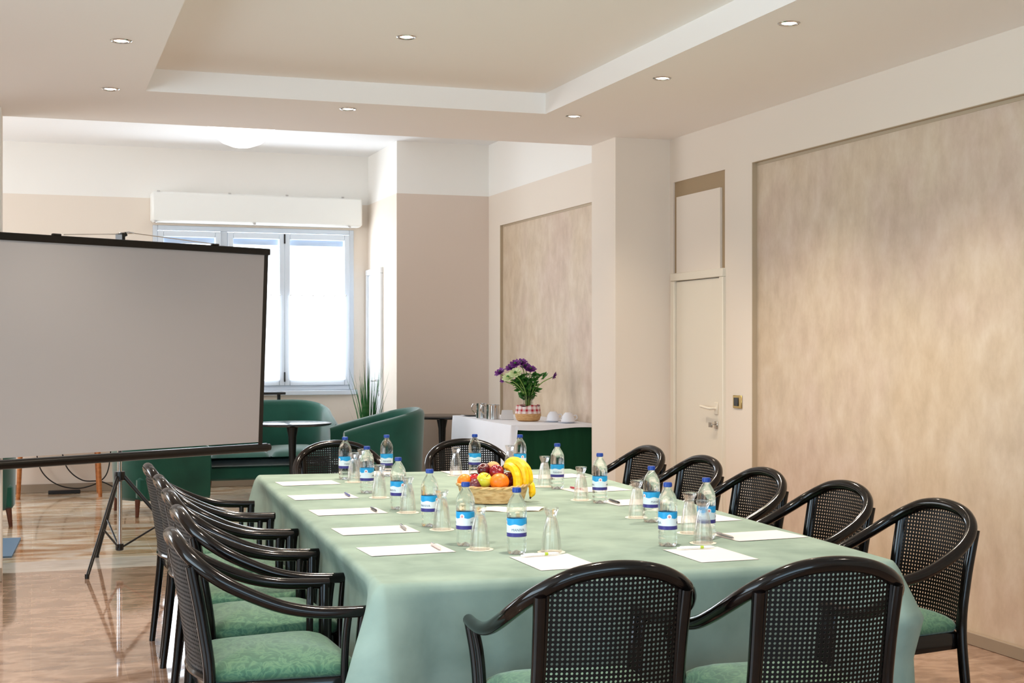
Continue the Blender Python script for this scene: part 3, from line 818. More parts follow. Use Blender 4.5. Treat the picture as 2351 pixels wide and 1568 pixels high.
b0 = make_bottle(); g0 = make_glass(); s0 = make_sheet()
nap = MB(); nap.lathe([(0, .0015), (.044, .0015), (.048, .0022), (.048, .0008), (0, .0003)], 28); n0 = nap.build('glass_coaster', M['napkin'])
fb = True
for k in BOT:
    x, y = BOT[k]
    o = b0 if fb else copy_tree(b0); o.location = (x, y, TZ); o.rotation_euler = (0, 0, R(ROT[k]))
    tag(o, 'blue capped water bottle on the green table, '+SEAT[k], 'bottle', 'water bottles on the table')
    x, y = GLS[k]
    o = g0 if fb else copy_tree(g0); o.location = (x, y, TZ+.0025)
    tag(o, 'upturned clear glass on the green table, '+SEAT[k], 'glass', 'upturned glasses on the table')
    o = n0 if fb else copy_tree(n0); o.location = (x, y, TZ)
    tag(o, 'round white paper coaster under the glass, '+SEAT[k], 'coaster', 'paper coasters on the table')
    x, y, rz = PAP[k]
    o = s0 if fb else copy_tree(s0); o.location = (x, y, TZ+.0006); o.rotation_euler = (0, 0, R(rz))
    tag(o, 'blank white sheet of paper, '+SEAT[k], 'paper', 'sheets of paper on the table')
    fb = False
pm = {'pale': (ppink, psil, None), 'smoke grey': (pgrey, pblack, None), 'black': (pblack, psil, None), 'blue': (pblue, psil, None), 'white': (pw, pw, plime), 'silver grey': (pgrey, psil, None), 'red': (pred, pw, None)}
for k, (x, y, rz, cn) in PEN.items():
    o = make_pen(*pm[cn]); o.location = (x, y, TZ+.0035); o.rotation_euler = (0, 0, R(rz))
    tag(o, '%s ballpoint pen on its paper sheet, %s' % (cn, SEAT[k]), 'pen', 'pens on the table')

# ------------------------------------------------------------------ fruit basket
RX, FX = Vector((.946, -.324, 0)), Vector((.324, .946, 0))
BC = Vector((1.955, 5.965, TZ))
def bp(r, f_, z): return BC+RX*r+FX*f_+Vector((0, 0, z))
# camera-side ground direction of the table's middle; the basket simply sits square to the short side of the room
bk = empty('fruit_basket', BC, R(-18.93)); tag(bk, 'oval pale wicker basket heaped with fruit in the middle of the table', 'basket')
wv = MB()
def wall_(u, v):
    a = 2*math.pi*u; s_ = .86+.14*v; z = .004+.074*v+.006*math.cos(2*a)*v
    rip = 1+.012*math.sin(a*30+(int(v*9) % 2)*math.pi)
    return (math.cos(a)*.160*s_*rip, math.sin(a)*.115*s_*rip, z)
wv.grid(wall_, 120, 9, wrap=True)
def wall_i(u, v):
    a = 2*math.pi*u; s_ = .82+.14*v; z = .008+.072*v
    return (math.cos(a)*.160*s_, math.sin(a)*.115*s_, z)
wv.grid(wall_i, 60, 4, wrap=True)
wv.lathe([(0, .003), (.86, .003)], 60, sx=.160, sy=.115); wv.lathe([(0, .008), (.83, .008)], 60, sx=.160, sy=.115)
wv.build('basket_body', M['wicker'], bk, ang=60)
rim = MB(); n_ = 80
for ph in (0, math.pi):
    rim.tube([((.160+.004*math.cos(14*t+ph))*math.cos(t), (.115+.004*math.cos(14*t+ph))*math.sin(t), .078+.006*math.cos(2*t)+.004*math.sin(14*t+ph)) for t in [2*math.pi*i/n_ for i in range(n_)]], .0045, 8, closed=True)
rim.build('basket_rim', M['wicker'], bk)
def fruit(name, r, f_, z0_, rad, m_, label, cat, kind='apple', tilt=(0, 0, 0), sc_=(1, 1, 1)):
    z = z0_+.008; rad = rad*1.04
    root = empty(name, bp(r, f_, z)); root.rotation_euler = tuple(R(t) for t in tilt)
    if kind == 'apple':
        prof = []
        for i in range(19):
            t = math.pi*i/18; rr = math.sin(t); zz = -math.cos(t)
            rr2 = rr*(1+.06*zz); dip = .34*math.exp(-(rr/.30)**2)
            prof.append((max(0, rr2*rad), (zz*.95-(dip if zz > 0 else -dip*.6))*rad))
        prof[0] = (0, prof[0][1]); prof[-1] = (0, prof[-1][1])
        MB().lathe(prof, 28, sx=sc_[0], sy=sc_[1]).build('fruit_skin', m_, root, ang=80)
        MB().tube([(0, 0, rad*.55), (.001, 0, rad*.85), (.004, .001, rad*1.12)], .0012, 6).build('stalk', M['bananatip'], root)
    elif kind == 'orange':
        MB().ball((0, 0, 0), rad, 28, 18, sx=sc_[0], sy=sc_[1], sz=sc_[2]).build('fruit_skin', m_, root, ang=80)
        MB().lathe([(0, rad*sc_[2]*1.01), (.003, rad*sc_[2]), (.004, rad*sc_[2]*.98)], 8).build('stalk_scar', M['leaf'], root)
    elif kind == 'tomato':
        MB().ball((0, 0, 0), rad, 28, 16, sz=.85, fn=lambda d_: 1+.03*math.cos(5*math.atan2(d_.y, d_.x))).build('fruit_skin', m_, root, ang=80)
        cl_ = MB()
        for k in range(6):
            a = k*math.pi/3; ca_, sa_ = math.cos(a), math.sin(a)
            cl_.add([(0, 0, rad*.88), (ca_*.009-sa_*.004, sa_*.009+ca_*.004, rad*.92), (ca_*.022, sa_*.022, rad*.80), (ca_*.009+sa_*.004, sa_*.009-ca_*.004, rad*.92)], [(0, 1, 2, 3)])
        cl_.build('green_leaves', M['leaf'], root)
    tag(root, label, cat, 'fruit in the basket'); return root
fo = fruit_mat('orange_skin', 'f06a04', 'ff8a12', .4, 120); fm = fruit_mat('mandarin_skin', 'f27410', 'ff9418', .4, 90)
fdr = fruit_mat('dark_apple_skin', '3d0c12', '6a141c', .18, 30); fr = fruit_mat('red_apple_skin', '75101e', '9e1c2c', .18, 30)
fg = fruit_mat('yellow_green_apple_skin', 'c3c026', 'd8d040', .25, 20); fp = fruit_mat('peach_skin', 'e58f5a', 'f0b478', .6, 30)
fpl = fruit_mat('plum_skin', '5b2430', '77383f', .3, 40); ft = fruit_mat('tomato_skin', 'a3121a', 'c02424', .25, 20)
fruit('mandarin', -.130, -.012, .092, .031, fm, 'small bright orange mandarin at the left end of the basket', 'mandarin', 'orange', (10, -30, 0), (1, 1, .88))
fruit('tomato', -.083, .0, .098, .027, ft, 'small red fruit with green leaves beside the mandarin', 'tomato', 'tomato', (-8, -10, 0))
fruit('plum', -.078, -.072, .078, .026, fpl, 'dusky purple plum at the front left of the basket', 'plum', 'orange', (0, 60, 0), (1, 1, 1.1))
fruit('red_apple', -.042, .012, .138, .030, fdr, 'dark red apple on top of the heap, left one', 'apple', 'apple', (25, -20, 0))
fruit('peach', .0, .045, .142, .032, fp, 'pale orange peach behind the red apples', 'peach', 'orange', (0, 0, 0), (1, 1, .95))
fruit('green_apple', -.038, -.062, .098, .034, fg, 'yellow green apple in the middle with its hollow turned up', 'apple', 'apple', (38, 18, 0))
fruit('red_apple', .016, -.012, .130, .033, fr, 'glossy crimson apple on top of the heap, right one above the orange', 'apple', 'apple', (35, 10, 0))
fruit('orange', .030, -.070, .092, .040, fo, 'large orange at the front centre of the basket', 'orange', 'orange', (0, 0, 0), (1.05, 1, .92))
fruit('red_apple', .070, -.025, .098, .032, fdr, 'dark red apple wedged between the orange and the bananas', 'apple', 'apple', (70, 20, 0))
fruit('red_apple', -.02, .055, .06, .034, fr, 'red apple at the back of the basket under the peach', 'apple', 'apple', (15, 0, 0))
fruit('orange', .10, .035, .075, .034, fo, 'orange low in the basket behind the bananas', 'orange', 'orange')
def banana(parent, pts, rr=.0205):
    P_ = catmull(pts, 7); n = len(P_); rads = []
    for i in range(n):
        t = i/(n-1); rads.append(rr*min(1, .30+4.5*t, .35+5*(1-t)))
    b = MB(); b.tube(P_, rads, 7); o = b.build('banana', M['bananam'], parent, ang=25)
    t_ = MB(); t_.tube([P_[-1], P_[-1]+(P_[-1]-P_[-2])*.5], rads[-1]*.7, 7); t_.build('banana_tip', M['bananatip'], o)
bn = empty('banana_bunch', bp(.10, 0, .080), R(-18.93)); tag(bn, 'bunch of yellow bananas arching over the right end of the basket', 'bananas', 'fruit in the basket')
st = (-.048, .035, .075)
banana(bn, [st, (-.030, .0, .083), (-.005, -.030, .072), (.008, -.052, .040), (.010, -.060, .0), (.008, -.060, -.022)])
banana(bn, [st, (-.022, .015, .100), (.014, -.005, .096), (.038, -.022, .066), (.044, -.032, .024), (.036, -.035, -.012)])
banana(bn, [(-.048, .04, .076), (-.014, .035, .102), (.022, .028, .096), (.052, .015, .068), (.063, .0, .030), (.058, -.008, .0)])
MB().tube([(-.060, .045, .070), (-.046, .036, .077)], [.008, .012], 8).build('banana_stalk', M['bananatip'], bn)
ob = empty('banana', bp(.166, .03, .0), R(-18.93)); tag(ob, 'single banana lying behind the right end of the basket, dark tip down', 'banana', 'fruit in the basket')
pp = catmull([(-.005, .06, .080), (.008, .03, .070), (.012, .005, .045), (.004, -.012, .022)], 7)
MB().tube(pp, [.016*min(1, .4+4*i/(len(pp)-1), .35+3*(1-i/(len(pp)-1))) for i in range(len(pp))], 8).build('banana_skin', M['bananam'], ob)
MB().tube([pp[-1], pp[-1]+Vector((-.002, -.003, -.006))], .0045, 7).build('banana_tip', M['bananatip'], ob)
nk = empty('paper_napkin', (1.945, 5.66, TZ), R(-19)); tag(nk, 'folded cream paper napkin in front of the fruit basket', 'napkin')
nm = MB()
def nf1(u, v): return ((u-.5)*.26+(v-.5)*.04, (v-.5)*.15*(1-.35*abs(u-.5)), .003+.010*math.sin(math.pi*v)*(1-.5*abs(u-.5))+.003*math.sin(u*9))
nm.grid(nf1, 20, 8)
nm.grid(lambda u, v: ((u-.5)*.26+(v-.5)*.04, (v-.5)*.15*(1-.35*abs(u-.5)), .0008), 20, 8)
nm.build('folded_sheet', M['napkin'], nk)

# ------------------------------------------------------------------ tripod projection screen
SC = Vector((.551, 9.431, 0)); az = R(62)
ps = empty('projection_screen', SC, R(90)-az); tag(ps, 'white pull up projection screen with black borders on a tripod stand', 'projection screen')
# local +x runs along the screen to the right
zb, zt, xr, xl = .745, 2.12, 1.07, -1.05
tilt = -math.tan(R(3))
def sy(z): return -.055+(z-zb)*tilt
shx = lambda x, z: (x+.0*(z-zb), sy(z), z)
fabric = MB()
def quadstrip(x0, x1, z0, z1, mb_, t=.002, mi=0):
    vs = []
    for off in (0, t): vs += [(x0, sy(z0)+off, z0), (x1, sy(z0)+off, z0), (x1, sy(z1)+off, z1), (x0, sy(z1)+off, z1)]
    mb_.add(vs, [(0, 1, 2, 3), (7, 6, 5, 4), (0, 4, 5, 1), (1, 5, 6, 2), (2, 6, 7, 3), (3, 7, 4, 0)], mi)
quadstrip(xl+.03, xr-.035, zb+.02, zt-.03, fabric); fabric.build('screen_fabric', M['screen'], ps, smooth=False)
for a_, b_ in ((xr-.035, xr), (xl, xl+.03)):
    bd = MB(); quadstrip(a_, b_, zb, zt, bd, .003); bd.build('black_border', M['blackp'], ps, smooth=False)
tbm = MB(); y_ = sy(zt); tbm.bbox((xl-.01, y_-.014, zt-.038), (xr+.01, y_+.016, zt+.008), .005)
tbm.build('top_bar', M['blackm'], ps)
for x in (-.55, .62): MB().bbox((x-.03, y_-.012, zt+.006), (x+.03, y_+.012, zt+.020), .004).build('bar_foot', M['blackp'], ps)
cz = MB(); y_ = sy(zb); cz.tube([(xl-.03, y_+.015, zb-.022), (xr+.05, y_+.015, zb-.022)], .030, 18); cz.build('roller_case', M['blackm'], ps)
MB().tube([(xr+.048, y_+.015, zb-.022), (xr+.075, y_+.015, zb-.022)], .024, 14).build('case_end_cap', M['blackp'], ps)
po = MB(); po.tube([(0, .055, .10), (0, .055, .80)], .0165, 16); po.build('chrome_pole', M['chrome'], ps)
po = MB(); po.tube([(0, .055, .66), (0, .06, 2.14)], .012, 12); po.build('upper_pole', M['blackm'], ps)
hk = MB(); hk.bbox((-.012, .0, 2.10), (.012, .09, 2.185), .005); hk.tube([(0, .03, 2.165), (.03, .02, 2.18)], .014, 10); hk.build('hanging_hook', M['blackp'], ps)
hb = MB(); hb.tube([(.0, .05, 2.185), (.06, .045, 2.195), (.10, .045, 2.19)], .005, 8); hb.build('latch', M['chrome'], ps)
wi = MB(); wi.tube([(-.50, sy(zt), zt+.018), (0, .03, 2.178), (.10, .045, 2.19), (.60, sy(zt), zt+.018)], .003, 6); wi.build('tension_wire', M['steel'], ps)
co = MB(); co.lathe([(.017, .62), (.034, .62), (.036, .60), (.036, .565), (.017, .555)], 20, c=(0, .055, 0), closed=True); co.build('leg_collar', M['blackp'], ps)
co = MB(); co.lathe([(.017, .145), (.026, .145), (.026, .105), (.017, .10)], 16, c=(0, .055, 0), closed=True); co.build('brace_collar', M['blackp'], ps)
inv = Matrix.Rotation(-(R(90)-az), 3, 'Z')
for fx_, fy_ in ((.305, 9.02), (.40, 9.90), (1.03, 9.36)):
    L = inv @ (Vector((fx_, fy_, 0))-SC)
    a = Vector((L.x*.06, .055+(L.y-.055)*.06, .585)); e = Vector((L.x, L.y, .008)); mid = a.lerp(e, .52)
    lg = MB(); lg.tube([a, e], [.0135, .0115], 10); lo = lg.build('tripod_leg', M['blackm'], ps)
    br = MB(); br.tube([mid, (L.x*.04, .055+(L.y-.055)*.04, .125)], .0065, 8); br.build('leg_brace', M['blackm'], lo)
    MB().tube([e+Vector((0, 0, .02)), Vector((e.x, e.y, 0))], .014, 10).build('rubber_foot', M['blackp'], lo)

# ------------------------------------------------------------------ lounge furniture
def tub(name, x, y, rz, W, D, label, cat, cushions=1, hb=.86, ha=.63, group=None, legm='woodd', zb_=.13):
    root = empty(name, (x, y, 0), rz); tag(root, label, cat, group)
    th = .085
    path = []; rr = min(.32, W/2-.02, D-.1)
    def add(px, py, nx_, ny_): path.append((px, py, nx_, ny_))
    hw_, hd = W/2, D/2
    for k in range(6): add(hw_, hd-(D-rr)*k/6, 1, 0)
    for k in range(11):
        a = math.pi/2*k/10; add(hw_-rr+rr*math.cos(a), -hd+rr-rr*math.sin(a), math.cos(a), -math.sin(a))
    m_ = max(2, int((W-2*rr)/.12))
    for k in range(1, m_): add(hw_-rr-(W-2*rr)*k/m_, -hd, 0, -1)
    for k in range(11):
        a = math.pi/2*(1-k/10); add(-hw_+rr-rr*math.cos(a), -hd+rr-rr*math.sin(a), -math.cos(a), -math.sin(a))
    for k in range(1, 7): add(-hw_, -hd+rr+(D-rr)*k/6, -1, 0)
    sec = MB(); n = len(path); vs = []
    cols = 12
    for (px, py, nx_, ny_) in path:
        t = max(0, min(1, (hd-py)/D)); hz = ha+(hb-ha)*(t**.9)
        lean = .05*max(0, t-.4)
        prof = [(-.02, zb_), (0, zb_+.03), (lean*.5, (zb_+hz)/2), (lean, hz-.05), (lean-.012, hz-.018), (lean-th*.5, hz), (lean-th+.012, hz-.018), (lean-th, hz-.05), (-th-.01, .45), (-th-.02, .30), (-th, zb_)]
        for o_, z in prof: vs.append((px+nx_*o_, py+ny_*o_, z))
    c_ = 11; fs = []
    for i in range(n-1):
        for j in range(c_): fs.append((i*c_+j, (i+1)*c_+j, (i+1)*c_+(j+1) % c_, i*c_+(j+1) % c_))
    fs.append(tuple(range(c_))); fs.append(tuple((n-1)*c_+j for j in range(c_))[::-1])
    sec.add(vs, fs); sec.build('upholstered_shell', M['velvet'], root, ang=60)
    b = MB(); b.bbox((-hw_+.05, -hd+.08, zb_+.01), (hw_-.05, hd-.01, .33), .02); b.build('seat_base', M['velvet'], root)
    cw = (W-2*th-.02)/cushions
    for i in range(cushions):
        x0 = -hw_+th+.01+cw*i
        cu = MB()
        def cf(u, v, x0=x0):
            e = 1-max(abs(u-.5), abs(v-.5))**6*50*.9
            return (x0+.005+u*(cw-.01), -hd+.10+v*(D-.09), .335+.14*max(0, min(1, e))**.5+.015*math.sin(math.pi*u)*math.sin(math.pi*v))
        cu.grid(cf, 20, 20); cu.grid(lambda u, v, x0=x0: (x0+.005+u*(cw-.01), -hd+.10+v*(D-.09), .333), 20, 20)
        cu.build('seat_cushion', M['velvet'], root, ang=80)
    for sx in (-1, 1):
        for s2 in (-1, 1):
            px, py = sx*(hw_-.09), s2*(hd-.09)
            MB().tube([(px, py, zb_+.015), (px+sx*.015, py+s2*.01, 0)], [.024, .015], 10).build('leg', M[legm], root)
    return root
tub('lounge_sofa', 2.08, 13.36, R(180), 1.30, .80, 'green velvet two seat sofa below the lounge window', 'sofa', 2, .91, .70, zb_=.19)
tub('tub_chair', 2.845, 11.91, R(90), .70, .74, 'green velvet tub chair with pale lit edges in front of the corner block, facing left', 'armchair', 1, .90, .72, 'green tub chairs')
tub('tub_chair', 1.00, 12.45, R(-75), .72, .70, 'green velvet tub chair with its back turned below the projection screen', 'armchair', 1, .84, .58, 'green tub chairs')
tub('tub_chair', -.56, 12.02, R(12), .80, .72, 'green tub chair at the left edge beside the left pier', 'armchair', 1, .84, .58, 'green tub chairs')
def pedestal(name, x, y, h_, r_, label):
    root = empty(name, (x, y, 0)); tag(root, label, 'table')
    MB().lathe([(0, h_-.022), (r_-.02, h_-.022), (r_, h_-.012), (r_, h_-.003), (r_-.004, h_), (0, h_)], 56).build('tabletop', M['darktop'], root)
    MB().lathe([(.0, .02), (.045, .02), (.030, .10), (.026, .35), (.036, h_-.12), (.055, h_-.022), (0, h_-.022)], 20).build('pedestal', M['blackm'], root)
    MB().lathe([(0, 0), (.22, 0), (.22, .012), (.06, .03), (0, .03)], 40).build('table_base', M['blackm'], root)
    return root
pedestal('bistro_table', 2.115, 12.05, .775, .34, 'round black pedestal table between the sofa and the tub chair')
pedestal('bistro_table', 3.66, 12.72, .78, .37, 'round dark pedestal table in the corner behind the buffet')
wt = empty('side_table', (.22, 14.05, 0)); tag(wt, 'small wooden table on orange legs behind the projection screen', 'table')
MB().bbox((-.42, -.25, .52), (.42, .25, .55), .005).build('tabletop', M['wood'], wt)
for x in (-.37, .37):
    for y in (-.22, .22): MB().tube([(x*.94, y*.94, .52), (x, y, 0)], [.024, .018], 10).build('leg', M['wood'], wt)
sh = empty('window_console', (1.95, 14.0, 0)); tag(sh, 'dark narrow table top below the lounge window behind the sofa', 'table')
MB().bbox((-.45, -.12, .955), (.42, .12, .98), .004).build('tabletop', M['darktop'], sh)
for x in (-.40, .37): MB().tube([(x, 0, .955), (x, 0, 0)], .018, 10).build('leg', M['blackm'], sh)
def cable(pts, r_=.006): return MB().tube(catmull(pts, 8), r_, 8)
cb = cable([(.0, 14.36, .46), (.06, 14.34, .22), (.22, 14.30, .08), (.45, 14.28, .05), (.66, 14.30, .16), (.72, 14.36, .46)]).build('power_cable', M['cable'])
tag(cb, 'black cable drooping in a wide loop under the side table', 'cable', 'cables by the lounge skirting')
cb = cable([(.24, 14.38, .44), (.30, 14.36, .24), (.44, 14.33, .12), (.62, 14.33, .10), (.80, 14.30, .02), (1.0, 14.30, .012)]).build('power_cable', M['cable'])
tag(cb, 'black cable hanging then trailing right along the lounge skirting', 'cable', 'cables by the lounge skirting')
cb = cable([(.84, 14.38, .46), (.86, 14.36, .26), (.96, 14.35, .18), (1.08, 14.35, .26), (1.12, 14.38, .44)]).build('power_cable', M['cable'])
tag(cb, 'short black cable loop right of the orange table leg', 'cable', 'cables by the lounge skirting')
pb = MB(); pb.bbox((.12, 14.22, 0), (.42, 14.28, .035), .006); po_ = pb.build('power_strip', M['cable']); tag(po_, 'black power strip lying on the lounge floor among the cables', 'power strip')
bbx = MB(); bbx.poly([(-.24, 10.08), (-.150, 10.08), (-.100, 11.03), (-.24, 11.03)], .0, .012); bo = bbx.build('floor_mat', M['bluebox']); tag(bo, 'blue grey floor mat just behind the left pier', 'mat')

# plant
pl = empty('potted_grass', (3.0, 12.98, 0)); tag(pl, 'tall green ornamental grass in a pot beside the lounge door', 'plant')
MB().lathe([(0, 0), (.11, 0), (.14, .26), (.145, .28), (.13, .28), (.12, .24), (0, .24)], 28).build('pot', M['blackp'], pl)
random.seed(11)
gm = MB()
for i in range(95):
    a = random.uniform(0, 2*math.pi); r0 = random.uniform(0, .05); lean = random.uniform(.01, .15)*(1 if i % 4 else .5); hh_ = random.uniform(.62, 1.12)
    if abs(math.sin(a)) > .8: lean *= .5
    bend = random.uniform(.1, .5)
    pts = []
    for k in range(6):
        t = k/5; rr = r0+lean*(t**1.6)*(1+bend*t)
        pts.append((math.cos(a)*rr, math.sin(a)*rr, .24+hh_*t*(1-.08*bend*t)))
    wdt = random.uniform(.008, .014); tx, ty = -math.sin(a+.6), math.cos(a+.6)
    vs = []
    for k, p in enumerate(pts):
        w_ = wdt*(1-k/5.2); vs += [(p[0]-tx*w_, p[1]-ty*w_, p[2]), (p[0]+tx*w_, p[1]+ty*w_, p[2])]
    gm.add(vs, [(2*k, 2*k+1, 2*k+3, 2*k+2) for k in range(5)])
gm.build('grass_blades', M['grass'], pl)

# ------------------------------------------------------------------ buffet
BZ = .81
bf = empty('buffet_table', (3.93, 11.28, 0)); tag(bf, 'buffet table against the lounge right wall under green and white cloths', 'table')
MB().bbox((-.31, -.74, .77), (.31, .84, .80), .004).build('tabletop', M['woodd'], bf)
for x in (-.27, .27):
    for y in (-.70, .80): MB().bbox((x-.02, y-.02, 0), (x+.02, y+.02, .77), .003).build('leg', M['woodd'], bf)
def drape(name, x0, y0, x1, y1, z1, hemfn, m_, label, flare=.02, waves=26, amp=.010):
    # cloth over a rectangle, open only at the wall side
    mb_ = MB(); per = []
    rc = .02
    pts = [(x1, y0), (x0, y0), (x0, y1), (x1, y1)]
    for (ax, ay), (bx_, by_), nn in ((pts[0], pts[1], (0, -1)), (pts[1], pts[2], (-1, 0)), (pts[2], pts[3], (0, 1))):
        n = max(6, int(math.hypot(bx_-ax, by_-ay)/.02))
        for k in range(n+1):
            t = k/n; per.append((ax+(bx_-ax)*t, ay+(by_-ay)*t, nn))
    N = len(per); vs = [(min(max(p[0], x0+.03), x1), min(max(p[1], y0+.03), y1-.03), z1) for p in per]
    vs += [(p[0]+p[2][0]*.002, p[1]+p[2][1]*.002, z1-.002) for p in per]
    R_ = 8
    for r_ in range(1, R_+1):
        t = r_/R_
        for i, p in enumerate(per):
            hem = hemfn(p[0], p[1]); s_ = i/N*waves*math.pi
            off = .004+flare*t+amp*t*(1+math.sin(s_)*math.sin(s_*.37+1))
            vs.append((p[0]+p[2][0]*off, p[1]+p[2][1]*off, z1-(z1-hem)*t))
    fs = []
    for r_ in range(R_+1):
        for i in range(N-1): fs.append((r_*N+i, r_*N+i+1, (r_+1)*N+i+1, (r_+1)*N+i))
    fs.append(tuple(range(N)))
    mb_.add(vs, fs); o = mb_.build(name, m_, ang=60); return o
o = drape('buffet_undercloth', 3.62, 10.53, 4.296, 12.13, .803, lambda x, y: .02, M['skirtcloth'], '', .012, 40, .008); tag(o, 'dark green floor length cloth on the buffet', 'tablecloth')
def hemw(x, y):
    if y < 10.53+.001 and x > 3.63: return .775-.01*math.sin((x-3.6)*8)
    return .32+.22*max(0, 1-(y-10.5)/.4)
o = drape('white_tablecloth', 3.598, 10.505, 4.297, 12.15, .811, hemw, M['linen'], '', .02, 24, .009); tag(o, 'white linen cloth over the buffet, falling long on its left side', 'tablecloth')
BZ = .8115
# steel jugs
def jug(x, y, r_, h_, label):
    root = empty('steel_jug', (x, y, BZ)); tag(root, label, 'jug', 'steel jugs on the buffet')
    MB().lathe([(0, 0), (r_, 0), (r_, .01), (r_*.98, h_-.01), (r_*1.02, h_), (r_*.95, h_), (r_*.93, .012), (0, .012)], 28).build('jug_body', M['steel'], root)
    hn = MB(); hn.tube(catmull([(-r_*.95, 0, h_*.85), (-r_*1.5, 0, h_*.95), (-r_*1.75, 0, h_*.6), (-r_*.97, 0, h_*.2)], 6), .006, 8); hn.xform(Matrix.Rotation(R(-18.9), 4, 'Z')); hn.build('jug_handle', M['steel'], root)
jug(3.735, 11.40, .058, .125, 'larger polished steel jug on the buffet, in front'); jug(3.70, 11.60, .050, .128, 'smaller polished steel jug half hidden behind the larger one')
pt = MB(); pt.lathe([(0, .002), (.06, .002), (.10, .012), (.102, .014), (.06, .007), (0, .006)], 32); o = pt.build('small_tray', M['steel'], loc=(3.72, 11.95, BZ)); tag(o, 'flat steel tray at the far left of the buffet', 'tray')
bx_ = MB(); bx_.add([(-.055, -.03, .002), (.055, -.03, .002), (.055, .03, .002), (-.055, .03, .002), (-.045, -.012, .082), (.045, -.012, .082), (.045, .018, .082), (-.045, .018, .082)], [(0, 3, 2, 1), (4, 5, 6, 7), (0, 1, 5, 4), (1, 2, 6, 5), (2, 3, 7, 6), (3, 0, 4, 7)])
o = bx_.build('folded_card', M['white'], loc=(3.825, 11.28, BZ), smooth=False); o.rotation_euler = (0, 0, R(-15)); tag(o, 'small white folded card between the steel jug and the flower basket', 'card')
def cup(x, y, label):
    root = empty('upturned_cup', (x, y, BZ)); tag(root, label, 'cup', 'cups on the buffet')
    MB().lathe([(0, .083), (.026, .085), (.028, .080), (.034, .076), (.047, .055), (.055, .025), (.058, .012), (.054, .012), (.042, .055), (0, .074)], 28).build('cup_bowl', M['linen'], root)
    MB().tube(catmull([(.046, 0, .060), (.074, 0, .060), (.078, 0, .036), (.054, 0, .026)], 6), .0045, 8).build('cup_handle', M['linen'], root)
    MB().lathe([(0, .002), (.045, .002), (.082, .010), (.084, .012), (.05, .009), (0, .008)], 32).build('saucer', M['linen'], root)
cup(4.075, 10.83, 'white cup upside down on a saucer, nearer the flower basket'); cup(4.135, 10.64, 'white cup upside down on a saucer, next to the pier')

# flowers
FL = Vector((3.915, 11.00, BZ)); fl = empty('flower_arrangement', FL, R(-18.93)); tag(fl, 'bouquet of purple and pale green flowers in a basket on the buffet', 'flowers')
MB().lathe([(0, 0), (.075, 0), (.098, .012), (.108, .045), (.108, .078), (.10, .080), (.09, .03), (0, .02)], 36).build('basket', M['wicker2'], fl)
ck = MB()
def ckf(u, v):
    a = 2*math.pi*u; r_ = .110-.012*v+.004*math.sin(a*9)*v
    return (math.cos(a)*r_, math.sin(a)*r_, .066+v*.066+.008*v*math.sin(a*4))
ck.grid(ckf, 72, 6, wrap=True); ck.grid(lambda u, v: (math.cos(2*math.pi*u)*(.098-.06*v), math.sin(2*math.pi*u)*(.098-.06*v), .133-.01*v), 72, 3, wrap=True)
ck.build('checked_cloth', M['gingham'], fl)
MB().lathe([(0, .02), (.045, .02), (.045, .17), (.052, .22), (.050, .22), (.042, .17), (.042, .025), (0, .025)], 28).build('glass_vase', M['glass'], fl)
random.seed(5)
blooms = [(-.235, .02, .405, 'p', .048), (-.195, -.03, .345, 'p', .040), (-.145, .0, .445, 'p', .046), (-.105, -.02, .475, 'p', .052), (-.055, .01, .485, 'p', .050), (-.02, .03, .455, 'p', .045), (.02, .0, .43, 'p', .050),
          (-.165, -.10, .365, 'w', .052), (-.105, -.12, .400, 'w', .054), (.215, .0, .385, 'p', .034)]
stm = MB()
for x, y, z, k, r_ in blooms:
    stm.tube(catmull([(random.uniform(-.02, .02), random.uniform(-.02, .02), .05), (x*.12, y*.3, .20), (x*.5, y*.7, .20+(z-.20)*.62), (x, y, z-.01)], 6), .004, 7)
for i in range(10):
    a = random.uniform(0, 6.28); stm.tube([(math.cos(a)*.02, math.sin(a)*.02, .05), (math.cos(a)*.03, math.sin(a)*.03, .2), (math.cos(a)*.09, math.sin(a)*.05, .32)], .0035, 6)
stm.build('stems', M['stem'], fl)
lf = MB()
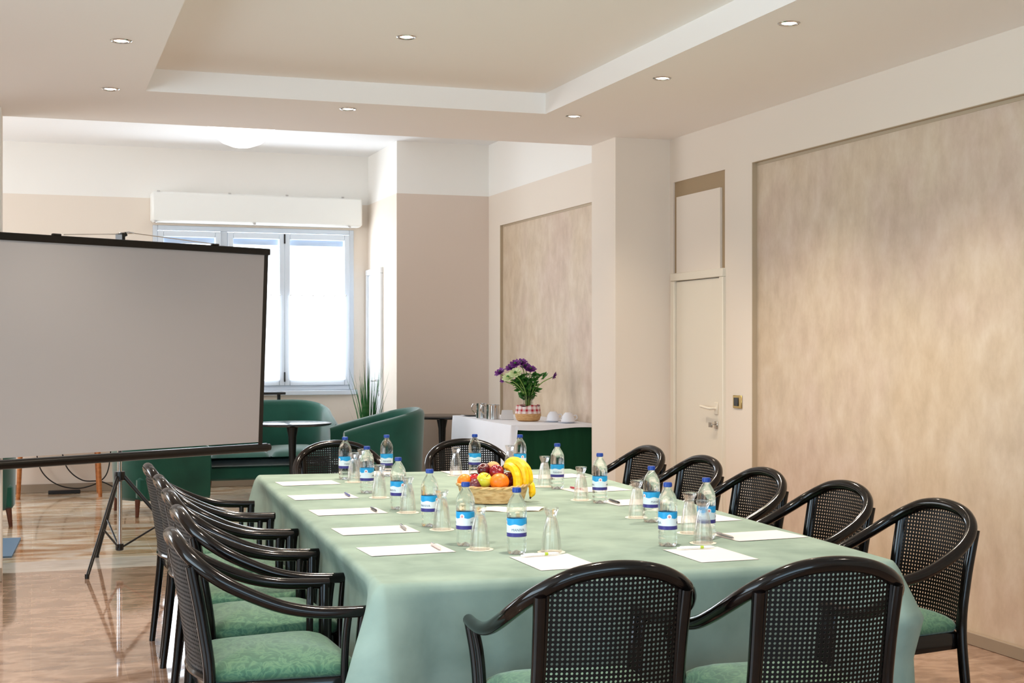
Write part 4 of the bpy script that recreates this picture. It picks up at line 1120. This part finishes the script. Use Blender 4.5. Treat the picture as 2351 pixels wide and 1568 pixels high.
for i in range(260):
    a = random.uniform(0, 2*math.pi); rr = random.uniform(0, 1)**.6; z = random.uniform(.19, .40)
    wdt = (.035+.11*((z-.19)/.21)**.8)
    cx_, cy_ = math.cos(a)*rr*wdt*1.15-.005, math.sin(a)*rr*wdt*.75
    L = random.uniform(.022, .042); W_ = L*.42
    d1 = Vector((math.cos(a)+random.uniform(-.6, .6), math.sin(a)+random.uniform(-.6, .6), random.uniform(-.5, .9))).normalized(); d2 = d1.cross(Vector((random.uniform(-1, 1), random.uniform(-1, 1), 1))).normalized()
    d3 = d1.cross(d2)*.25; c_ = Vector((cx_, cy_, z))
    lf.add([c_-d1*L, c_-d1*L*.2+d2*W_+d3*W_, c_+d1*L, c_-d1*L*.2-d2*W_+d3*W_, c_+d1*L*.45+d2*W_*.75, c_+d1*L*.45-d2*W_*.75, c_-d3*W_], [(0, 1, 6), (1, 4, 6), (4, 2, 6), (2, 5, 6), (5, 3, 6), (3, 0, 6)])
lf.build('leaves', M['leaf'], fl)
for x, y, z, k, r_ in blooms:
    b = MB(); up = Vector((x*1.2, y-.25, .45)).normalized(); 
    if x > .2: up = Vector((.8, -.2, -.35)).normalized()
    side_ = up.cross(Vector((0, 1, .1))).normalized(); fw = side_.cross(up)
    for ring, (npet, ln, cupv) in enumerate(((8, 1.0, .25), (7, .75, .55), (5, .5, .8))):
        for i in range(npet):
            a = 2*math.pi*(i+ring*.5)/npet; d_ = side_*math.cos(a)+fw*math.sin(a); t_ = up.cross(d_)
            c0 = Vector((x, y, z)); P1 = c0+d_*r_*.5*ln+up*r_*cupv*.35; P2 = c0+d_*r_*ln+up*r_*cupv*.8*random.uniform(.8, 1.2); wd_ = r_*.36*ln
            b.add([c0, P1-t_*wd_, P2-t_*wd_*.7, P2+d_*r_*.12, P2+t_*wd_*.7, P1+t_*wd_, P1-up*r_*.06], [(0, 1, 6), (1, 2, 6), (2, 3, 6), (3, 4, 6), (4, 5, 6), (5, 0, 6)])
    o = b.build('bloom', M['purple'] if k == 'p' else M['pale'], fl)
    o['label'] = 'purple bloom' if k == 'p' else 'pale green bloom'
    MB().ball((x+up.x*r_*.3, y+up.y*r_*.3, z+up.z*r_*.3), r_*.22, 10, 6).build('flower_centre', M['leaf'], o)
